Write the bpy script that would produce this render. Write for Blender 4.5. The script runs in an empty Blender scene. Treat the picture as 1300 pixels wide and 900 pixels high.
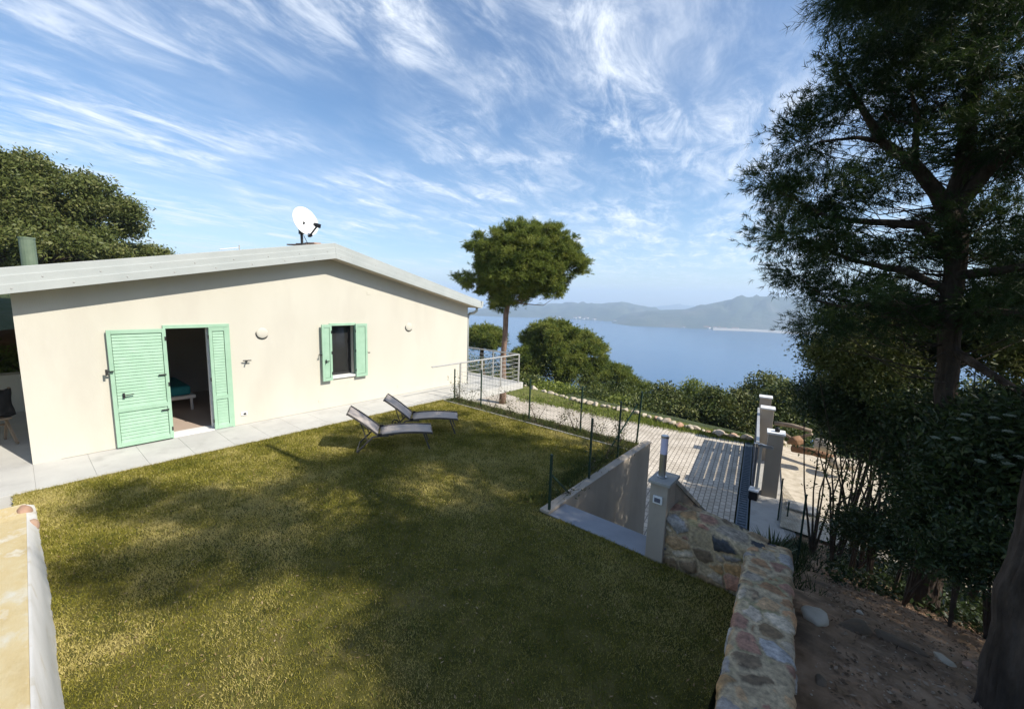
import bpy, bmesh, math, random
import numpy as np
rnd = random.Random(7)
NR = np.random.default_rng(11)
R = math.radians
S = bpy.context.scene
COL = S.collection

# ---------------------------------------------------------------- camera
F = 515.0; HC = 2.85                      # focal length in photo pixels, eye height above the lawn
PITCH = math.atan(F/3789.0); ROLL = math.atan(120/3789.0); YAW = math.atan(421/(F/math.cos(PITCH)))
cf = np.array([-math.sin(YAW)*math.cos(PITCH), math.cos(YAW)*math.cos(PITCH), -math.sin(PITCH)])
r0 = np.array([math.cos(YAW), math.sin(YAW), 0.0]); u0 = np.cross(r0, cf)
cr = r0*math.cos(ROLL) + u0*math.sin(ROLL); cu = np.cross(cr, cf)
CC = np.array([0.0, 0.0, HC])
cam = bpy.data.cameras.new('camera'); co = bpy.data.objects.new('camera', cam); COL.objects.link(co)
from mathutils import Matrix, Vector
m = Matrix.Identity(4)
for i in range(3):
    m[i][0] = cr[i]; m[i][1] = cu[i]; m[i][2] = -cf[i]; m[i][3] = CC[i]
co.matrix_world = m
cam.sensor_width = 36.0; cam.lens = F/1300*36; cam.clip_start = 0.05; cam.clip_end = 40000
S.camera = co

# ---------------------------------------------------------------- sun, sky, exposure
SUN_EL = R(43.0); SUN_DIR = np.array([0.978, 0.208, 0])      # horizontal direction towards the sun
SUN_DIR = SUN_DIR/np.linalg.norm(SUN_DIR)
SUNV = np.array([SUN_DIR[0]*math.cos(SUN_EL), SUN_DIR[1]*math.cos(SUN_EL), math.sin(SUN_EL)])
sl = bpy.data.lights.new('sun', 'SUN'); sl.energy = 5.0; sl.angle = R(0.53); sl.color = (1.0, 0.935, 0.83)
so = bpy.data.objects.new('sun', sl); COL.objects.link(so)
so.rotation_euler = Vector(SUNV).to_track_quat('Z', 'Y').to_euler(); so.location = (30, 5, 30)

W = bpy.data.worlds.new("World"); S.world = W; W.use_nodes = True
nt = W.node_tree; N = nt.nodes; L = nt.links
for n in list(N): N.remove(n)
def wn(t, **k):
    n = N.new(t)
    for a, b in k.items(): setattr(n, a, b)
    return n
def wmath(op, a, b=None, c=None):
    n = N.new('ShaderNodeMath'); n.operation = op
    for i, v in enumerate((a, b, c)):
        if v is None: continue
        if isinstance(v, (int, float)): n.inputs[i].default_value = v
        else: L.new(v, n.inputs[i])
    return n.outputs[0]
sky = wn('ShaderNodeTexSky', sky_type='NISHITA'); sky.sun_disc = False
sky.sun_elevation = SUN_EL; sky.sun_rotation = math.atan2(SUN_DIR[0], SUN_DIR[1])
sky.altitude = 100; sky.air_density = 1.0; sky.dust_density = 0.8; sky.ozone_density = 2.5
tc = wn('ShaderNodeTexCoord'); sep = wn('ShaderNodeSeparateXYZ'); L.new(tc.outputs['Generated'], sep.inputs[0])
zz = wmath('ADD', wmath('MAXIMUM', sep.outputs[2], 0.0), 0.045)
px_ = wmath('DIVIDE', sep.outputs[0], zz); py_ = wmath('DIVIDE', sep.outputs[1], zz)
cmb = wn('ShaderNodeCombineXYZ'); L.new(px_, cmb.inputs[0]); L.new(py_, cmb.inputs[1])
CA = R(103)                               # bearing of the cirrus streaks
rot = wn('ShaderNodeVectorRotate', rotation_type='Z_AXIS'); L.new(cmb.outputs[0], rot.inputs['Vector']); rot.inputs['Angle'].default_value = -CA
def wnoise(vec, scale, loc, sx, sy, detail=8, rough=0.6, dist=0.0):
    mp = wn('ShaderNodeMapping'); L.new(vec, mp.inputs[0]); mp.inputs['Location'].default_value = loc; mp.inputs['Scale'].default_value = (sx, sy, 1)
    n = wn('ShaderNodeTexNoise'); L.new(mp.outputs[0], n.inputs['Vector'])
    n.inputs['Scale'].default_value = scale; n.inputs['Detail'].default_value = detail; n.inputs['Roughness'].default_value = rough; n.inputs['Distortion'].default_value = dist
    return n.outputs['Fac']
def wramp(v, a, b):
    mr = wn('ShaderNodeMapRange', interpolation_type='SMOOTHSTEP'); L.new(v, mr.inputs[0]); mr.inputs[1].default_value = a; mr.inputs[2].default_value = b
    return mr.outputs[0]
patch = wramp(wnoise(rot.outputs[0], 1.5, (7.7, 3.3, 0), 0.8, 1.1, 5, 0.55, 0.5), 0.36, 0.62)
streak = wramp(wnoise(rot.outputs[0], 1.0, (3.1, 1.7, 0), 0.32, 1.5, 10, 0.62, 0.25), 0.42, 0.74)
fine = wramp(wnoise(rot.outputs[0], 2.6, (0.4, 8.2, 0), 0.85, 1.9, 10, 0.70, 0.5), 0.38, 0.74)
def blob(px_b, py_b, c0, c1_):
    d_ = np.array(ray_early(px_b, py_b)); vm = wn('ShaderNodeVectorMath', operation='DOT_PRODUCT'); L.new(tc.outputs['Generated'], vm.inputs[0]); vm.inputs[1].default_value = tuple(d_/np.linalg.norm(d_))
    return wramp(vm.outputs['Value'], math.cos(R(c0)), math.cos(R(c1_)))
def ray_early(x, y): return cf*F + cr*(x-650) - cu*(y-450)
bias = wmath('MAXIMUM', wmath('MAXIMUM', blob(720, 170, 36, 8), blob(900, 235, 22, 4)), wmath('MULTIPLY', blob(300, 190, 30, 6), 0.75))
band = wramp(wmath('ADD', wnoise(rot.outputs[0], 0.62, (5.3, 2.4, 0), 0.7, 0.9, 3, 0.5, 0.3), wmath('MULTIPLY_ADD', bias, 0.24, -0.10)), 0.36, 0.60)
c1 = wmath('MULTIPLY', wmath('MULTIPLY', wmath('MULTIPLY_ADD', fine, 0.95, wmath('MULTIPLY', streak, 0.30)), band), wmath('MULTIPLY_ADD', patch, 0.75, 0.25))
veil = wmath('MULTIPLY', wramp(wnoise(rot.outputs[0], 0.5, (1, 1, 0), 0.8, 1.4, 6, 0.6, 0.2), 0.3, 0.8), 0.16)
cl = wmath('MINIMUM', wmath('ADD', c1, veil), 0.92)
lowfade = wramp(sep.outputs[2], 0.0, 0.10)
cl = wmath('MULTIPLY', cl, wmath('MULTIPLY_ADD', lowfade, 0.75, 0.25))
hs = wn('ShaderNodeHueSaturation'); L.new(sky.outputs[0], hs.inputs['Color']); hs.inputs['Saturation'].default_value = 1.17
mx = wn('ShaderNodeMix', data_type='RGBA'); L.new(cl, mx.inputs[0]); L.new(hs.outputs[0], mx.inputs[6]); mx.inputs[7].default_value = (6.2, 6.6, 7.2, 1)
bg = wn('ShaderNodeBackground'); L.new(mx.outputs[2], bg.inputs[0]); bg.inputs[1].default_value = 0.132
wo = wn('ShaderNodeOutputWorld'); L.new(bg.outputs[0], wo.inputs[0])
S.view_settings.view_transform = 'Standard'; S.view_settings.look = 'None'; S.view_settings.exposure = 0.42; S.view_settings.gamma = 1.0
S.render.engine = 'CYCLES'
S.cycles.max_bounces = 6; S.cycles.transparent_max_bounces = 8; S.cycles.volume_bounces = 1

# ---------------------------------------------------------------- survey helpers: photo pixel -> place in the world
def ray(x, y): return cf*F + cr*(x-650) - cu*(y-450)
def gz(x, y, z=0.0):
    d = ray(x, y); return CC + d*((z-HC)/d[2])
def gx(x, y, X):
    d = ray(x, y); return CC + d*(X/d[0])
def gy(x, y, Y):
    d = ray(x, y); return CC + d*(Y/d[1])
def at(x, y, D):
    d = ray(x, y); return CC + d*(D/math.hypot(d[0], d[1]))

# ---------------------------------------------------------------- materials
MATS = {}
def mat(name, cols, scale=4.0, rough=0.8, bump=0.0, bscale=None, detail=6, metal=0.0, spec=0.3, stretch=(1,1,1), stains=None, trans=0.0, attr=None, coord='Object'):
    if name in MATS: return MATS[name]
    M = bpy.data.materials.new(name); M.use_nodes = True; t = M.node_tree; n = t.nodes; l = t.links
    b = n['Principled BSDF']; b.inputs['Roughness'].default_value = rough; b.inputs['Metallic'].default_value = metal
    b.inputs['Specular IOR Level'].default_value = spec
    geo = n.new('ShaderNodeNewGeometry'); mp = n.new('ShaderNodeMapping'); mp.inputs['Scale'].default_value = stretch
    l.new(geo.outputs['Position'], mp.inputs[0])
    def noise(sc, det=6, ro=0.6):
        k = n.new('ShaderNodeTexNoise'); l.new(mp.outputs[0], k.inputs['Vector']); k.inputs['Scale'].default_value = sc
        k.inputs['Detail'].default_value = det; k.inputs['Roughness'].default_value = ro; return k.outputs['Fac']
    if attr:
        a = n.new('ShaderNodeAttribute'); a.attribute_name = attr
        fac = a.outputs['Fac']
        mm = n.new('ShaderNodeMath'); mm.operation = 'MULTIPLY_ADD'; l.new(noise(scale, 3), mm.inputs[0]); mm.inputs[1].default_value = 0.5
        m2 = n.new('ShaderNodeMath'); m2.operation = 'SUBTRACT'; l.new(fac, m2.inputs[0]); m2.inputs[1].default_value = 0.25
        l.new(m2.outputs[0], mm.inputs[2]); fac = mm.outputs[0]
    else: fac = noise(scale, detail)
    rp = n.new('ShaderNodeValToRGB'); l.new(fac, rp.inputs[0]); e = rp.color_ramp.elements
    lo, hi = (0.0, 1.0) if attr else (0.32, 0.68)
    while len(e) < len(cols): e.new(0.5)
    for i, c in enumerate(cols):
        e[i].position = lo+(hi-lo)*i/max(1, len(cols)-1); e[i].color = (*c, 1)
    out = rp.outputs[0]
    if stains:                                     # (colour, scale, threshold, amount)
        sc_, s_, th, am = stains
        mr = n.new('ShaderNodeMapRange'); l.new(noise(s_, 8, .65), mr.inputs[0]); mr.inputs[1].default_value = th; mr.inputs[2].default_value = th+0.15; mr.inputs[4].default_value = am
        x = n.new('ShaderNodeMix'); x.data_type = 'RGBA'; l.new(mr.outputs[0], x.inputs[0]); l.new(out, x.inputs[6]); x.inputs[7].default_value = (*sc_, 1); out = x.outputs[2]
    l.new(out, b.inputs['Base Color'])
    if bump:
        bn = n.new('ShaderNodeBump'); bn.inputs['Distance'].default_value = bump; bn.inputs['Strength'].default_value = 1.0
        l.new(noise(bscale or scale*6, 8, .65), bn.inputs['Height']); l.new(bn.outputs[0], b.inputs['Normal'])
    if trans:
        tr = n.new('ShaderNodeBsdfTranslucent'); l.new(out, tr.inputs[0]); ms = n.new('ShaderNodeMixShader'); ms.inputs[0].default_value = trans
        l.new(b.outputs[0], ms.inputs[1]); l.new(tr.outputs[0], ms.inputs[2]); l.new(ms.outputs[0], n['Material Output'].inputs[0])
    MATS[name] = M; return M

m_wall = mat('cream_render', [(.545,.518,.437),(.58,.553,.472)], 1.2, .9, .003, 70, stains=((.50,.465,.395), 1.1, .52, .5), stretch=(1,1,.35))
m_wallin = mat('interior_plaster', [(.5,.47,.42),(.54,.51,.46)], 1.5, .9)
m_green = mat('mint_green_paint', [(.29,.46,.325),(.35,.52,.385)], 5, .45, .0004, 60)
m_fascia = mat('pale_grey_metal', [(.36,.385,.37),(.42,.44,.42)], 2, .55, .0006, 30, spec=.4)
m_soffit = mat('soffit_render', [(.42,.37,.28),(.46,.40,.31)], 2, .9)
m_roof = mat('roof_sheet', [(.35,.36,.35),(.42,.43,.41)], 3, .55)
m_dark = mat('dark_iron', [(.03,.03,.03),(.05,.05,.05)], 20, .5, metal=.4)
m_white = mat('white_paint', [(.75,.75,.72),(.8,.8,.78)], 4, .5)
m_grey = mat('grey_concrete', [(.33,.32,.29),(.42,.40,.36)], 2.5, .9, .002, 90, stains=((.22,.21,.18), 1.7, .55, .6))
m_walk = mat('pale_stone_paving', [(.44,.43,.40),(.52,.51,.47)], 1.6, .85, .001, 80, stains=((.36,.35,.32), 2.3, .54, .6))
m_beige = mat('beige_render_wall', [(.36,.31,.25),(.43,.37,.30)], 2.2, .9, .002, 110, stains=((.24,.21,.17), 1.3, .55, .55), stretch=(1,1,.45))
m_post = mat('dark_green_metal', [(.012,.035,.022),(.02,.05,.032)], 15, .45)
m_steel = mat('stainless_steel', [(.45,.45,.45),(.55,.55,.55)], 12, .3, metal=.9)
m_rail = mat('pale_rail_metal', [(.45,.44,.41),(.52,.51,.48)], 9, .4, metal=.4)
m_diff = mat('frosted_diffuser', [(.62,.58,.74),(.68,.64,.80)], 4, .3)
m_sling = mat('taupe_sling_fabric', [(.38,.33,.29),(.44,.39,.35)], 30, .85, .0006, 400)
m_frame = mat('dark_taupe_metal', [(.09,.08,.075),(.13,.12,.11)], 10, .5, metal=.3)
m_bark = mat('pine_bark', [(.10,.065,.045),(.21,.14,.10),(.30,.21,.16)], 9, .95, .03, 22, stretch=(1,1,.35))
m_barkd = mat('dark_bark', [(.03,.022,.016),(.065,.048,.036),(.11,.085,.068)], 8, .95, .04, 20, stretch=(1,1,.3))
m_twig = mat('twig_bark', [(.04,.03,.02),(.08,.06,.045)], 10, .9, .004, 60)
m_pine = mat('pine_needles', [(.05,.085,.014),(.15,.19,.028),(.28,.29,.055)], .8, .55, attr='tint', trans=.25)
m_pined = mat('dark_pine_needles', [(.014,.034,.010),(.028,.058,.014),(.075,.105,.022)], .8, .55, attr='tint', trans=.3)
m_oak = mat('oak_leaves', [(.045,.065,.016),(.11,.13,.03),(.22,.215,.075)], .7, .5, attr='tint', trans=.2)
m_bush = mat('maquis_leaves', [(.030,.050,.012),(.085,.11,.024),(.18,.185,.05)], .8, .5, attr='tint', trans=.2)
m_bushl = mat('light_shrub_leaves', [(.09,.13,.02),(.18,.22,.035),(.30,.33,.07)], .8, .5, attr='tint', trans=.3)
m_soil = mat('leaf_strewn_soil', [(.17,.105,.055),(.29,.185,.11),(.40,.27,.17)], 3.5, .95, .03, 14, stains=((.08,.055,.035), 1.3, .5, .8))
m_hill = mat('hillside_scrub', [(.03,.045,.015),(.06,.075,.025),(.10,.10,.045)], .25, .95, .3, 1.2)
m_gravel = mat('pale_gravel', [(.40,.34,.25),(.52,.45,.34),(.60,.53,.42)], 6, .95, .012, 50, stains=((.33,.27,.19), .8, .55, .7))
m_rock = mat('ochre_rock', [(.30,.22,.14),(.46,.40,.32),(.40,.30,.20)], 3, .9, .012, 20, stains=((.20,.17,.14), 4, .55, .7))
m_pinkrock = mat('reddish_rock', [(.36,.20,.13),(.48,.34,.24)], 4, .9, .01, 22)
m_palerock = mat('pale_rock', [(.40,.34,.25),(.55,.48,.38)], 4, .9, .008, 25)
m_lime = mat('lime_stained_slab', [(.64,.60,.48),(.62,.51,.29),(.60,.47,.24),(.70,.66,.55)], 2.6, .9, .004, 60, stains=((.50,.37,.17), 4.1, .54, .6), stretch=(.7,1.6,1))
m_track = mat('dark_blue_grating', [(.05,.075,.10),(.09,.12,.15)], 14, .5, metal=.3)
m_gate = mat('grey_gate_paint', [(.10,.11,.13),(.14,.15,.17)], 8, .5, metal=.2)
m_turq = mat('turquoise_cloth', [(.02,.22,.26),(.03,.28,.32)], 6, .9)
m_black = mat('black_plastic', [(.012,.012,.014),(.02,.02,.022)], 10, .5)
m_wood = mat('grey_wood', [(.22,.16,.11),(.34,.27,.2)], 6, .8, .004, 40, stretch=(1,1,.3))
m_floor = mat('indoor_tile', [(.45,.36,.29),(.5,.4,.33)], 1.5, .4)
m_dirtbed = mat('planting_bed_soil', [(.05,.04,.02),(.10,.075,.04),(.08,.09,.03)], 6, .95, .03, 20)
m_flower = mat('cream_blossom', [(.34,.36,.24),(.42,.44,.31)], 9, .8)
m_orange = mat('orange_leaves', [(.35,.16,.03),(.5,.28,.05)], 6, .7)
m_rust = mat('rust_rock', [(.19,.10,.055),(.30,.18,.10)], 5, .9, .01, 18)
m_greenpipe = mat('green_grey_pipe', [(.10,.14,.09),(.14,.18,.12)], 5, .5)

# ---------------------------------------------------------------- mesh helpers
def tag(o, label=None, cat=None, group=None, kind=None):
    for k, v in (('label', label), ('category', cat), ('group', group), ('kind', kind)):
        if v: o[k] = v
    return o
def empty(name, loc=(0,0,0), rz=0, label=None, cat=None, group=None):
    o = bpy.data.objects.new(name, None); COL.objects.link(o); o.location = loc; o.rotation_euler = (0,0,rz); o.empty_display_size = .2
    return tag(o, label, cat, group)
def link(name, me, parent=None, bevel=0, smooth=False):
    o = bpy.data.objects.new(name, me); COL.objects.link(o)
    if parent is not None: o.parent = parent
    if smooth:
        me.polygons.foreach_set('use_smooth', [True]*len(me.polygons))
    if bevel:
        b = o.modifiers.new('bevel', 'BEVEL'); b.width = bevel; b.segments = 2; b.limit_method = 'ANGLE'
    return o
class MB:
    def __init__(s): s.v = []; s.f = []; s.mi = []
    def add(s, vs, fs, k=0):
        b = len(s.v); s.v += [tuple(map(float, p)) for p in vs]; s.f += [tuple(b+i for i in f) for f in fs]; s.mi += [k]*len(fs); return s
    def box(s, x0, y0, z0, x1, y1, z1, k=0):
        x0, x1 = min(x0,x1), max(x0,x1); y0, y1 = min(y0,y1), max(y0,y1); z0, z1 = min(z0,z1), max(z0,z1)
        return s.add([(x0,y0,z0),(x1,y0,z0),(x1,y1,z0),(x0,y1,z0),(x0,y0,z1),(x1,y0,z1),(x1,y1,z1),(x0,y1,z1)],
                     [(0,3,2,1),(4,5,6,7),(0,1,5,4),(1,2,6,5),(2,3,7,6),(3,0,4,7)], k)
    def bar(s, a, b, w, h=None, k=0, up=(0,0,1)):
        a = np.array(a, float); b = np.array(b, float); h = h or w; d = b-a; d /= np.linalg.norm(d); up = np.array(up, float)
        if abs(d@up) > .97: up = np.array([1.,0,0])
        x = np.cross(d, up); x /= np.linalg.norm(x); y = np.cross(x, d)
        vs = [p+x*i*w/2+y*j*h/2 for p in (a,b) for i, j in ((-1,-1),(1,-1),(1,1),(-1,1))]
        return s.add(vs, [(0,1,2,3),(7,6,5,4),(0,4,5,1),(1,5,6,2),(2,6,7,3),(3,7,4,0)], k)
    def tube(s, pts, rad, n=8, k=0, cap=True):
        pts = [np.array(p, float) for p in pts]
        if not hasattr(rad, '__len__'): rad = [rad]*len(pts)
        ref = None; vs = []
        for i, p in enumerate(pts):
            d = pts[min(i+1, len(pts)-1)]-pts[max(i-1, 0)]; d = d/(np.linalg.norm(d)+1e-9)
            if ref is None: ref = np.array([0,0,1.]) if abs(d[2]) < .9 else np.array([1.,0,0])
            x = np.cross(d, ref); x /= np.linalg.norm(x)+1e-9; y = np.cross(x, d); ref = y
            for j in range(n):
                a = 2*math.pi*j/n; vs.append(p+(x*math.cos(a)+y*math.sin(a))*rad[i])
        fs = [(i*n+j, i*n+(j+1)%n, (i+1)*n+(j+1)%n, (i+1)*n+j) for i in range(len(pts)-1) for j in range(n)]
        if cap: fs += [tuple(range(n)), tuple(range(len(pts)*n-1, (len(pts)-1)*n-1, -1))]
        return s.add(vs, fs, k)
    def prism(s, poly, vec, k=0):
        n = len(poly); v = np.array(vec, float); vs = [np.array(p, float) for p in poly]; vs += [p+v for p in vs]
        return s.add(vs, [tuple(range(n)), tuple(range(2*n-1, n-1, -1))]+[(i, n+i, n+(i+1)%n, (i+1)%n) for i in range(n)], k)
    def build(s, name, mats, parent=None, bevel=0, smooth=False):
        me = bpy.data.meshes.new(name); me.from_pydata(s.v, [], s.f)
        for m_ in (mats if isinstance(mats, (list, tuple)) else [mats]): me.materials.append(m_)
        me.polygons.foreach_set('material_index', s.mi)
        bm = bmesh.new(); bm.from_mesh(me); bmesh.ops.recalc_face_normals(bm, faces=bm.faces); bm.to_mesh(me); bm.free()
        return link(name, me, parent, bevel, smooth)
def np_mesh(name, V, Fc, mat_, parent=None, tint=None, smooth=False, colattr=None):
    """V (n,3), Fc (m,k) all faces the same size"""
    me = bpy.data.meshes.new(name); n, k = Fc.shape
    me.vertices.add(len(V)); me.vertices.foreach_set('co', V.astype(np.float32).ravel())
    me.loops.add(n*k); me.loops.foreach_set('vertex_index', Fc.astype(np.int32).ravel())
    me.polygons.add(n); me.polygons.foreach_set('loop_start', np.arange(0, n*k, k, dtype=np.int32))
    me.update(calc_edges=True)
    if smooth: me.polygons.foreach_set('use_smooth', np.ones(n, dtype=bool))
    if tint is not None:
        a = me.attributes.new('tint', 'FLOAT', 'FACE'); a.data.foreach_set('value', tint.astype(np.float32))
    if colattr is not None:
        a = me.attributes.new('col', 'FLOAT_COLOR', 'POINT'); a.data.foreach_set('color', np.c_[colattr, np.ones(len(colattr))].astype(np.float32).ravel())
    for q in (mat_ if isinstance(mat_, (list, tuple)) else [mat_]): me.materials.append(q)
    return link(name, me, parent)
def unit(a): return a/(np.linalg.norm(a, axis=-1, keepdims=True)+1e-9)
def grid_mesh(name, xs, ys, zf, mat_, parent=None):
    X, Y = np.meshgrid(xs, ys); Z = zf(X, Y); V = np.c_[X.ravel(), Y.ravel(), Z.ravel()]; w = len(xs)
    i = np.arange(len(xs)-1)[None,:] + np.arange(len(ys)-1)[:,None]*w; i = i.ravel()
    return np_mesh(name, V, np.c_[i, i+1, i+1+w, i+w], mat_, parent, smooth=True)
# smooth value noise used for ground shapes and rocks
_G = NR.random((64,64))
def vnoise(x, y):
    xi = np.floor(x).astype(int); yi = np.floor(y).astype(int); fx = x-xi; fy = y-yi; fx = fx*fx*(3-2*fx); fy = fy*fy*(3-2*fy)
    g = lambda a, b: _G[a % 64, b % 64]
    return (g(xi,yi)*(1-fx)+g(xi+1,yi)*fx)*(1-fy)+(g(xi,yi+1)*(1-fx)+g(xi+1,yi+1)*fx)*fy
def fbm(x, y, o=4):
    s = 0; a = .5
    for i in range(o): s = s+a*vnoise(x*2**i+i*7.3, y*2**i+i*3.1); a *= .5
    return s
def sstep(x, a, b):
    t = np.clip((x-a)/(b-a), 0, 1); return t*t*(3-2*t)

# ---------------------------------------------------------------- ground pieces
ZD = -2.0                                   # level of the paved drive
LX0, LX1, LY0, LY1 = -8.42, -0.45, -0.2, 7.58
# lawn (an L round the stair well)
mb = MB()
STX0, STX1, STY0 = -2.78, -1.25, 4.32
for x0,y0,x1,y1 in ((LX0,LY0,STX0-.1,LY1),(STX0-.1,LY0,LX1,STY0)):
    nx = int((x1-x0)/.25)+1; ny = int((y1-y0)/.25)+1
    mb.add([(x0,y0,0),(x1,y0,0),(x1,y1,0),(x0,y1,0)], [(0,1,2,3)])
m_lawn = mat('lawn_turf', [(.05,.052,.008),(.09,.085,.015),(.14,.12,.035)], 5, .95, .02, 60, stains=((.20,.16,.06), 1.5, .54, .7))
tag(mb.build('lawn', m_lawn), kind='structure')

# terrain: one sheet to the sea, with the platform of the drive let into it
def terr(X, Y):
    d = Y-(18.3-(X+4)*0.08)                                # distance beyond the boulder line
    z = np.where(d > 0, -2.15-.40*np.maximum(d,0)+.00012*np.maximum(d,0)**2, -2.15)
    z = z + np.where(d > 0, (fbm(X*.12, Y*.12)-.45)*np.minimum(np.maximum(d,0)*.25, 7), 0)
    behind = sstep(-X, 14, 34)*sstep(10-Y, 0, 8)                  # the slope climbs behind the house
    z = z*(1-behind) + behind*(.5+.10*np.maximum(-X-16, 0))
    z = z + sstep(-X, 13.6, 16)*sstep(2-Y, 0, 4)*(1-behind)*1.6
    bank = (1-sstep(Y, 2.6, 11.5))*2.5*np.where(X > -1.0, sstep(X, -1.0, 0.05), 0)
    bank = np.where(Y < 5, np.where(X > -0.1, (1-sstep(Y, 2.6, 11.5))*2.5, bank), bank)
    rear = np.where((Y < -.35), 2.95-np.clip((-X-2.6)*.25, 0, 2.9)*1.0, 0)*np.where(X > -8.4, 1, 0)
    z = z+np.maximum(bank, 0)*np.where(Y > -.35, 1, 0)+np.where(rear > 0, np.minimum(rear, 3.0), 0)
    z = z+sstep(X, 3, 25)*(1-sstep(Y, 8, 20))*6.0                # hillside rises to the right
    z = z+(fbm(X*1.3+5, Y*1.3)-.45)*.10*np.where((X > 0), 1, .3)
    return np.maximum(z, -112)
xs = np.concatenate([np.linspace(-700,-60,60), np.linspace(-58,-12,60), np.linspace(-11.8,8,130), np.linspace(8.5,60,60), np.linspace(65,700,50)])
ys = np.concatenate([np.linspace(-120,-10,20), np.linspace(-9,24,190), np.linspace(24.5,80,70), np.linspace(84,520,60)])
def terr_cut(X, Y):
    z = terr(X, Y)
    inside = (X > -20)&(X < -.62)&(Y > -.3)&(Y < 17.3)              # stay below the built platforms
    z = np.where(inside & (z > -2.15), -2.15, z)
    inh = (X > -21)&(X < -8.2)&(Y > -6)&(Y < 11)
    z = np.where(inh & (z > -.25), -.25, z)
    return z
grid = grid_mesh('terrain', xs, ys, terr_cut, m_hill); tag(grid, kind='structure')
# soil on the shaded bank beside the stone wall
xs2 = np.linspace(-.60, 7.5, 130); ys2 = np.linspace(1.0, 10.5, 150)
def soilz(X, Y): return terr(X, Y)+.03+.02*(fbm(X*6, Y*6)-.4)+.05*(fbm(X*2.4+9, Y*2.4)-.45)
o = grid_mesh('soil_bank', xs2, ys2, soilz, m_soil); tag(o, kind='structure')
def soil(x, y): return float(soilz(np.array([[x]]), np.array([[y]]))[0,0])
def ter(x, y): return float(terr_cut(np.array([[x]]), np.array([[y]]))[0,0])

# gravel road beyond the gate
gv = MB()
poly = [(-.70,12.0),(-.60,10.4),(4,10.2),(14,8.5),(24,9.5),(24,13.5),(12,14.5),(5,15.6),(1.5,16.8),(-1.4,17.3),(-1.0,14.5)]
gv.add([(x,y,-1.96) for x,y in poly], [tuple(range(len(poly)))])
tag(gv.build('gravel_road', m_gravel), kind='structure')

# sea
sea = mat('sea_water', [(.02,.085,.19),(.025,.10,.21)], .004, .22, 0, spec=.5)
bn = sea.node_tree.nodes.new('ShaderNodeBump'); bn.inputs['Distance'].default_value = .35; bn.inputs['Strength'].default_value = .5
nz = sea.node_tree.nodes.new('ShaderNodeTexNoise'); nz.inputs['Scale'].default_value = .12; nz.inputs['Detail'].default_value = 8
gg = sea.node_tree.nodes.new('ShaderNodeNewGeometry'); sea.node_tree.links.new(gg.outputs['Position'], nz.inputs['Vector'])
sea.node_tree.links.new(nz.outputs[0], bn.inputs['Height']); sea.node_tree.links.new(bn.outputs[0], sea.node_tree.nodes['Principled BSDF'].inputs['Normal'])
SEA = -100.0
mb = MB(); mb.add([(-9000,150,SEA),(6000,150,SEA),(6000,12000,SEA),(-9000,12000,SEA)], [(0,1,2,3)])
tag(mb.build('sea', sea), kind='structure')

# far hills round the bay: height fields standing on the water
m_far = mat('far_hills', [(.035,.05,.03),(.06,.075,.04),(.10,.10,.07)], .006, 1.0, 6, .03)
def ridge(name, prof, shore, depth, seed):
    """prof: photo points of the skyline; shore: photo points of the waterline; the hill runs back `depth` metres"""
    px = np.linspace(prof[0][0], prof[-1][0], 90); py = np.interp(px, [p[0] for p in prof], [p[1] for p in prof]); sy = np.interp(px, [p[0] for p in shore], [p[1] for p in shore])
    rows = 22; V = []
    for i in range(90):
        a = gz(px[i], sy[i], SEA); dirv = unit(np.array([a[0], a[1], 0.0])); Dn = math.hypot(a[0], a[1])
        top = at(px[i], py[i], Dn+depth*.62); H = top[2]-SEA
        for j in range(rows):
            t = j/(rows-1); d = Dn+depth*t
            shape = math.sin(min(t/.62, 1)*math.pi/2)**1.1 if t < .62 else math.cos((t-.62)/.38*math.pi/2)
            n_ = (fbm(np.array(px[i]*.09+seed+t*.7), np.array(t*6.0+seed), 5)-.47)
            h = H*shape*(1+(n_*.9 if t < .5 else n_*.15))
            V.append((dirv[0]*d, dirv[1]*d, SEA-3+max(h+3*(t>0), 0)))
    V = np.array(V); i = (np.arange(89)[:,None]*rows+np.arange(rows-1)[None,:]).ravel()
    o = np_mesh(name, V, np.c_[i, i+rows, i+rows+1, i+1], m_far, smooth=True); return tag(o, kind='structure')
ridge('distant_hills', [(560,399),(600,394),(640,388),(700,385.5),(760,385),(790,383.5),(830,391),(862,402)], [(560,400),(620,402),(700,404),(770,408),(862,409)], 1300, 2.0)
ridge('farthest_hills', [(790,392),(830,389),(862,387),(890,389),(930,389)], [(790,396),(930,399)], 1600, 5.0)
ridge('headland_hills', [(770,409),(785,401),(800,397),(830,394),(868,392),(905,384),(940,378),(975,375.5),(1010,378),(1060,386),(1120,384),(1200,378),(1320,390)],
      [(770,410),(800,414),(850,416),(900,418),(960,420),(1040,424),(1150,432),(1320,452)], 900, 8.0)
# pale beach under the headland
bch = MB(); P = [(905,419),(960,421),(1000,423.5),(1040,425.5),(1080,428.5)]
for (x0,y0),(x1,y1) in zip(P[:-1], P[1:]):
    q = [gz(x0,y0+.3,SEA), gz(x1,y1+.3,SEA), gz(x1,y1-1.2,SEA), gz(x0,y0-1.2,SEA)]
    bch.add([(p[0],p[1],SEA+(.4 if i < 2 else 6.0)) for i, p in enumerate(q)], [(0,1,2,3)])
m_beach = mat('beach_sand', [(.30,.28,.24),(.38,.35,.30)], .02, 1)
tag(bch.build('beach', m_beach), kind='structure')

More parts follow.
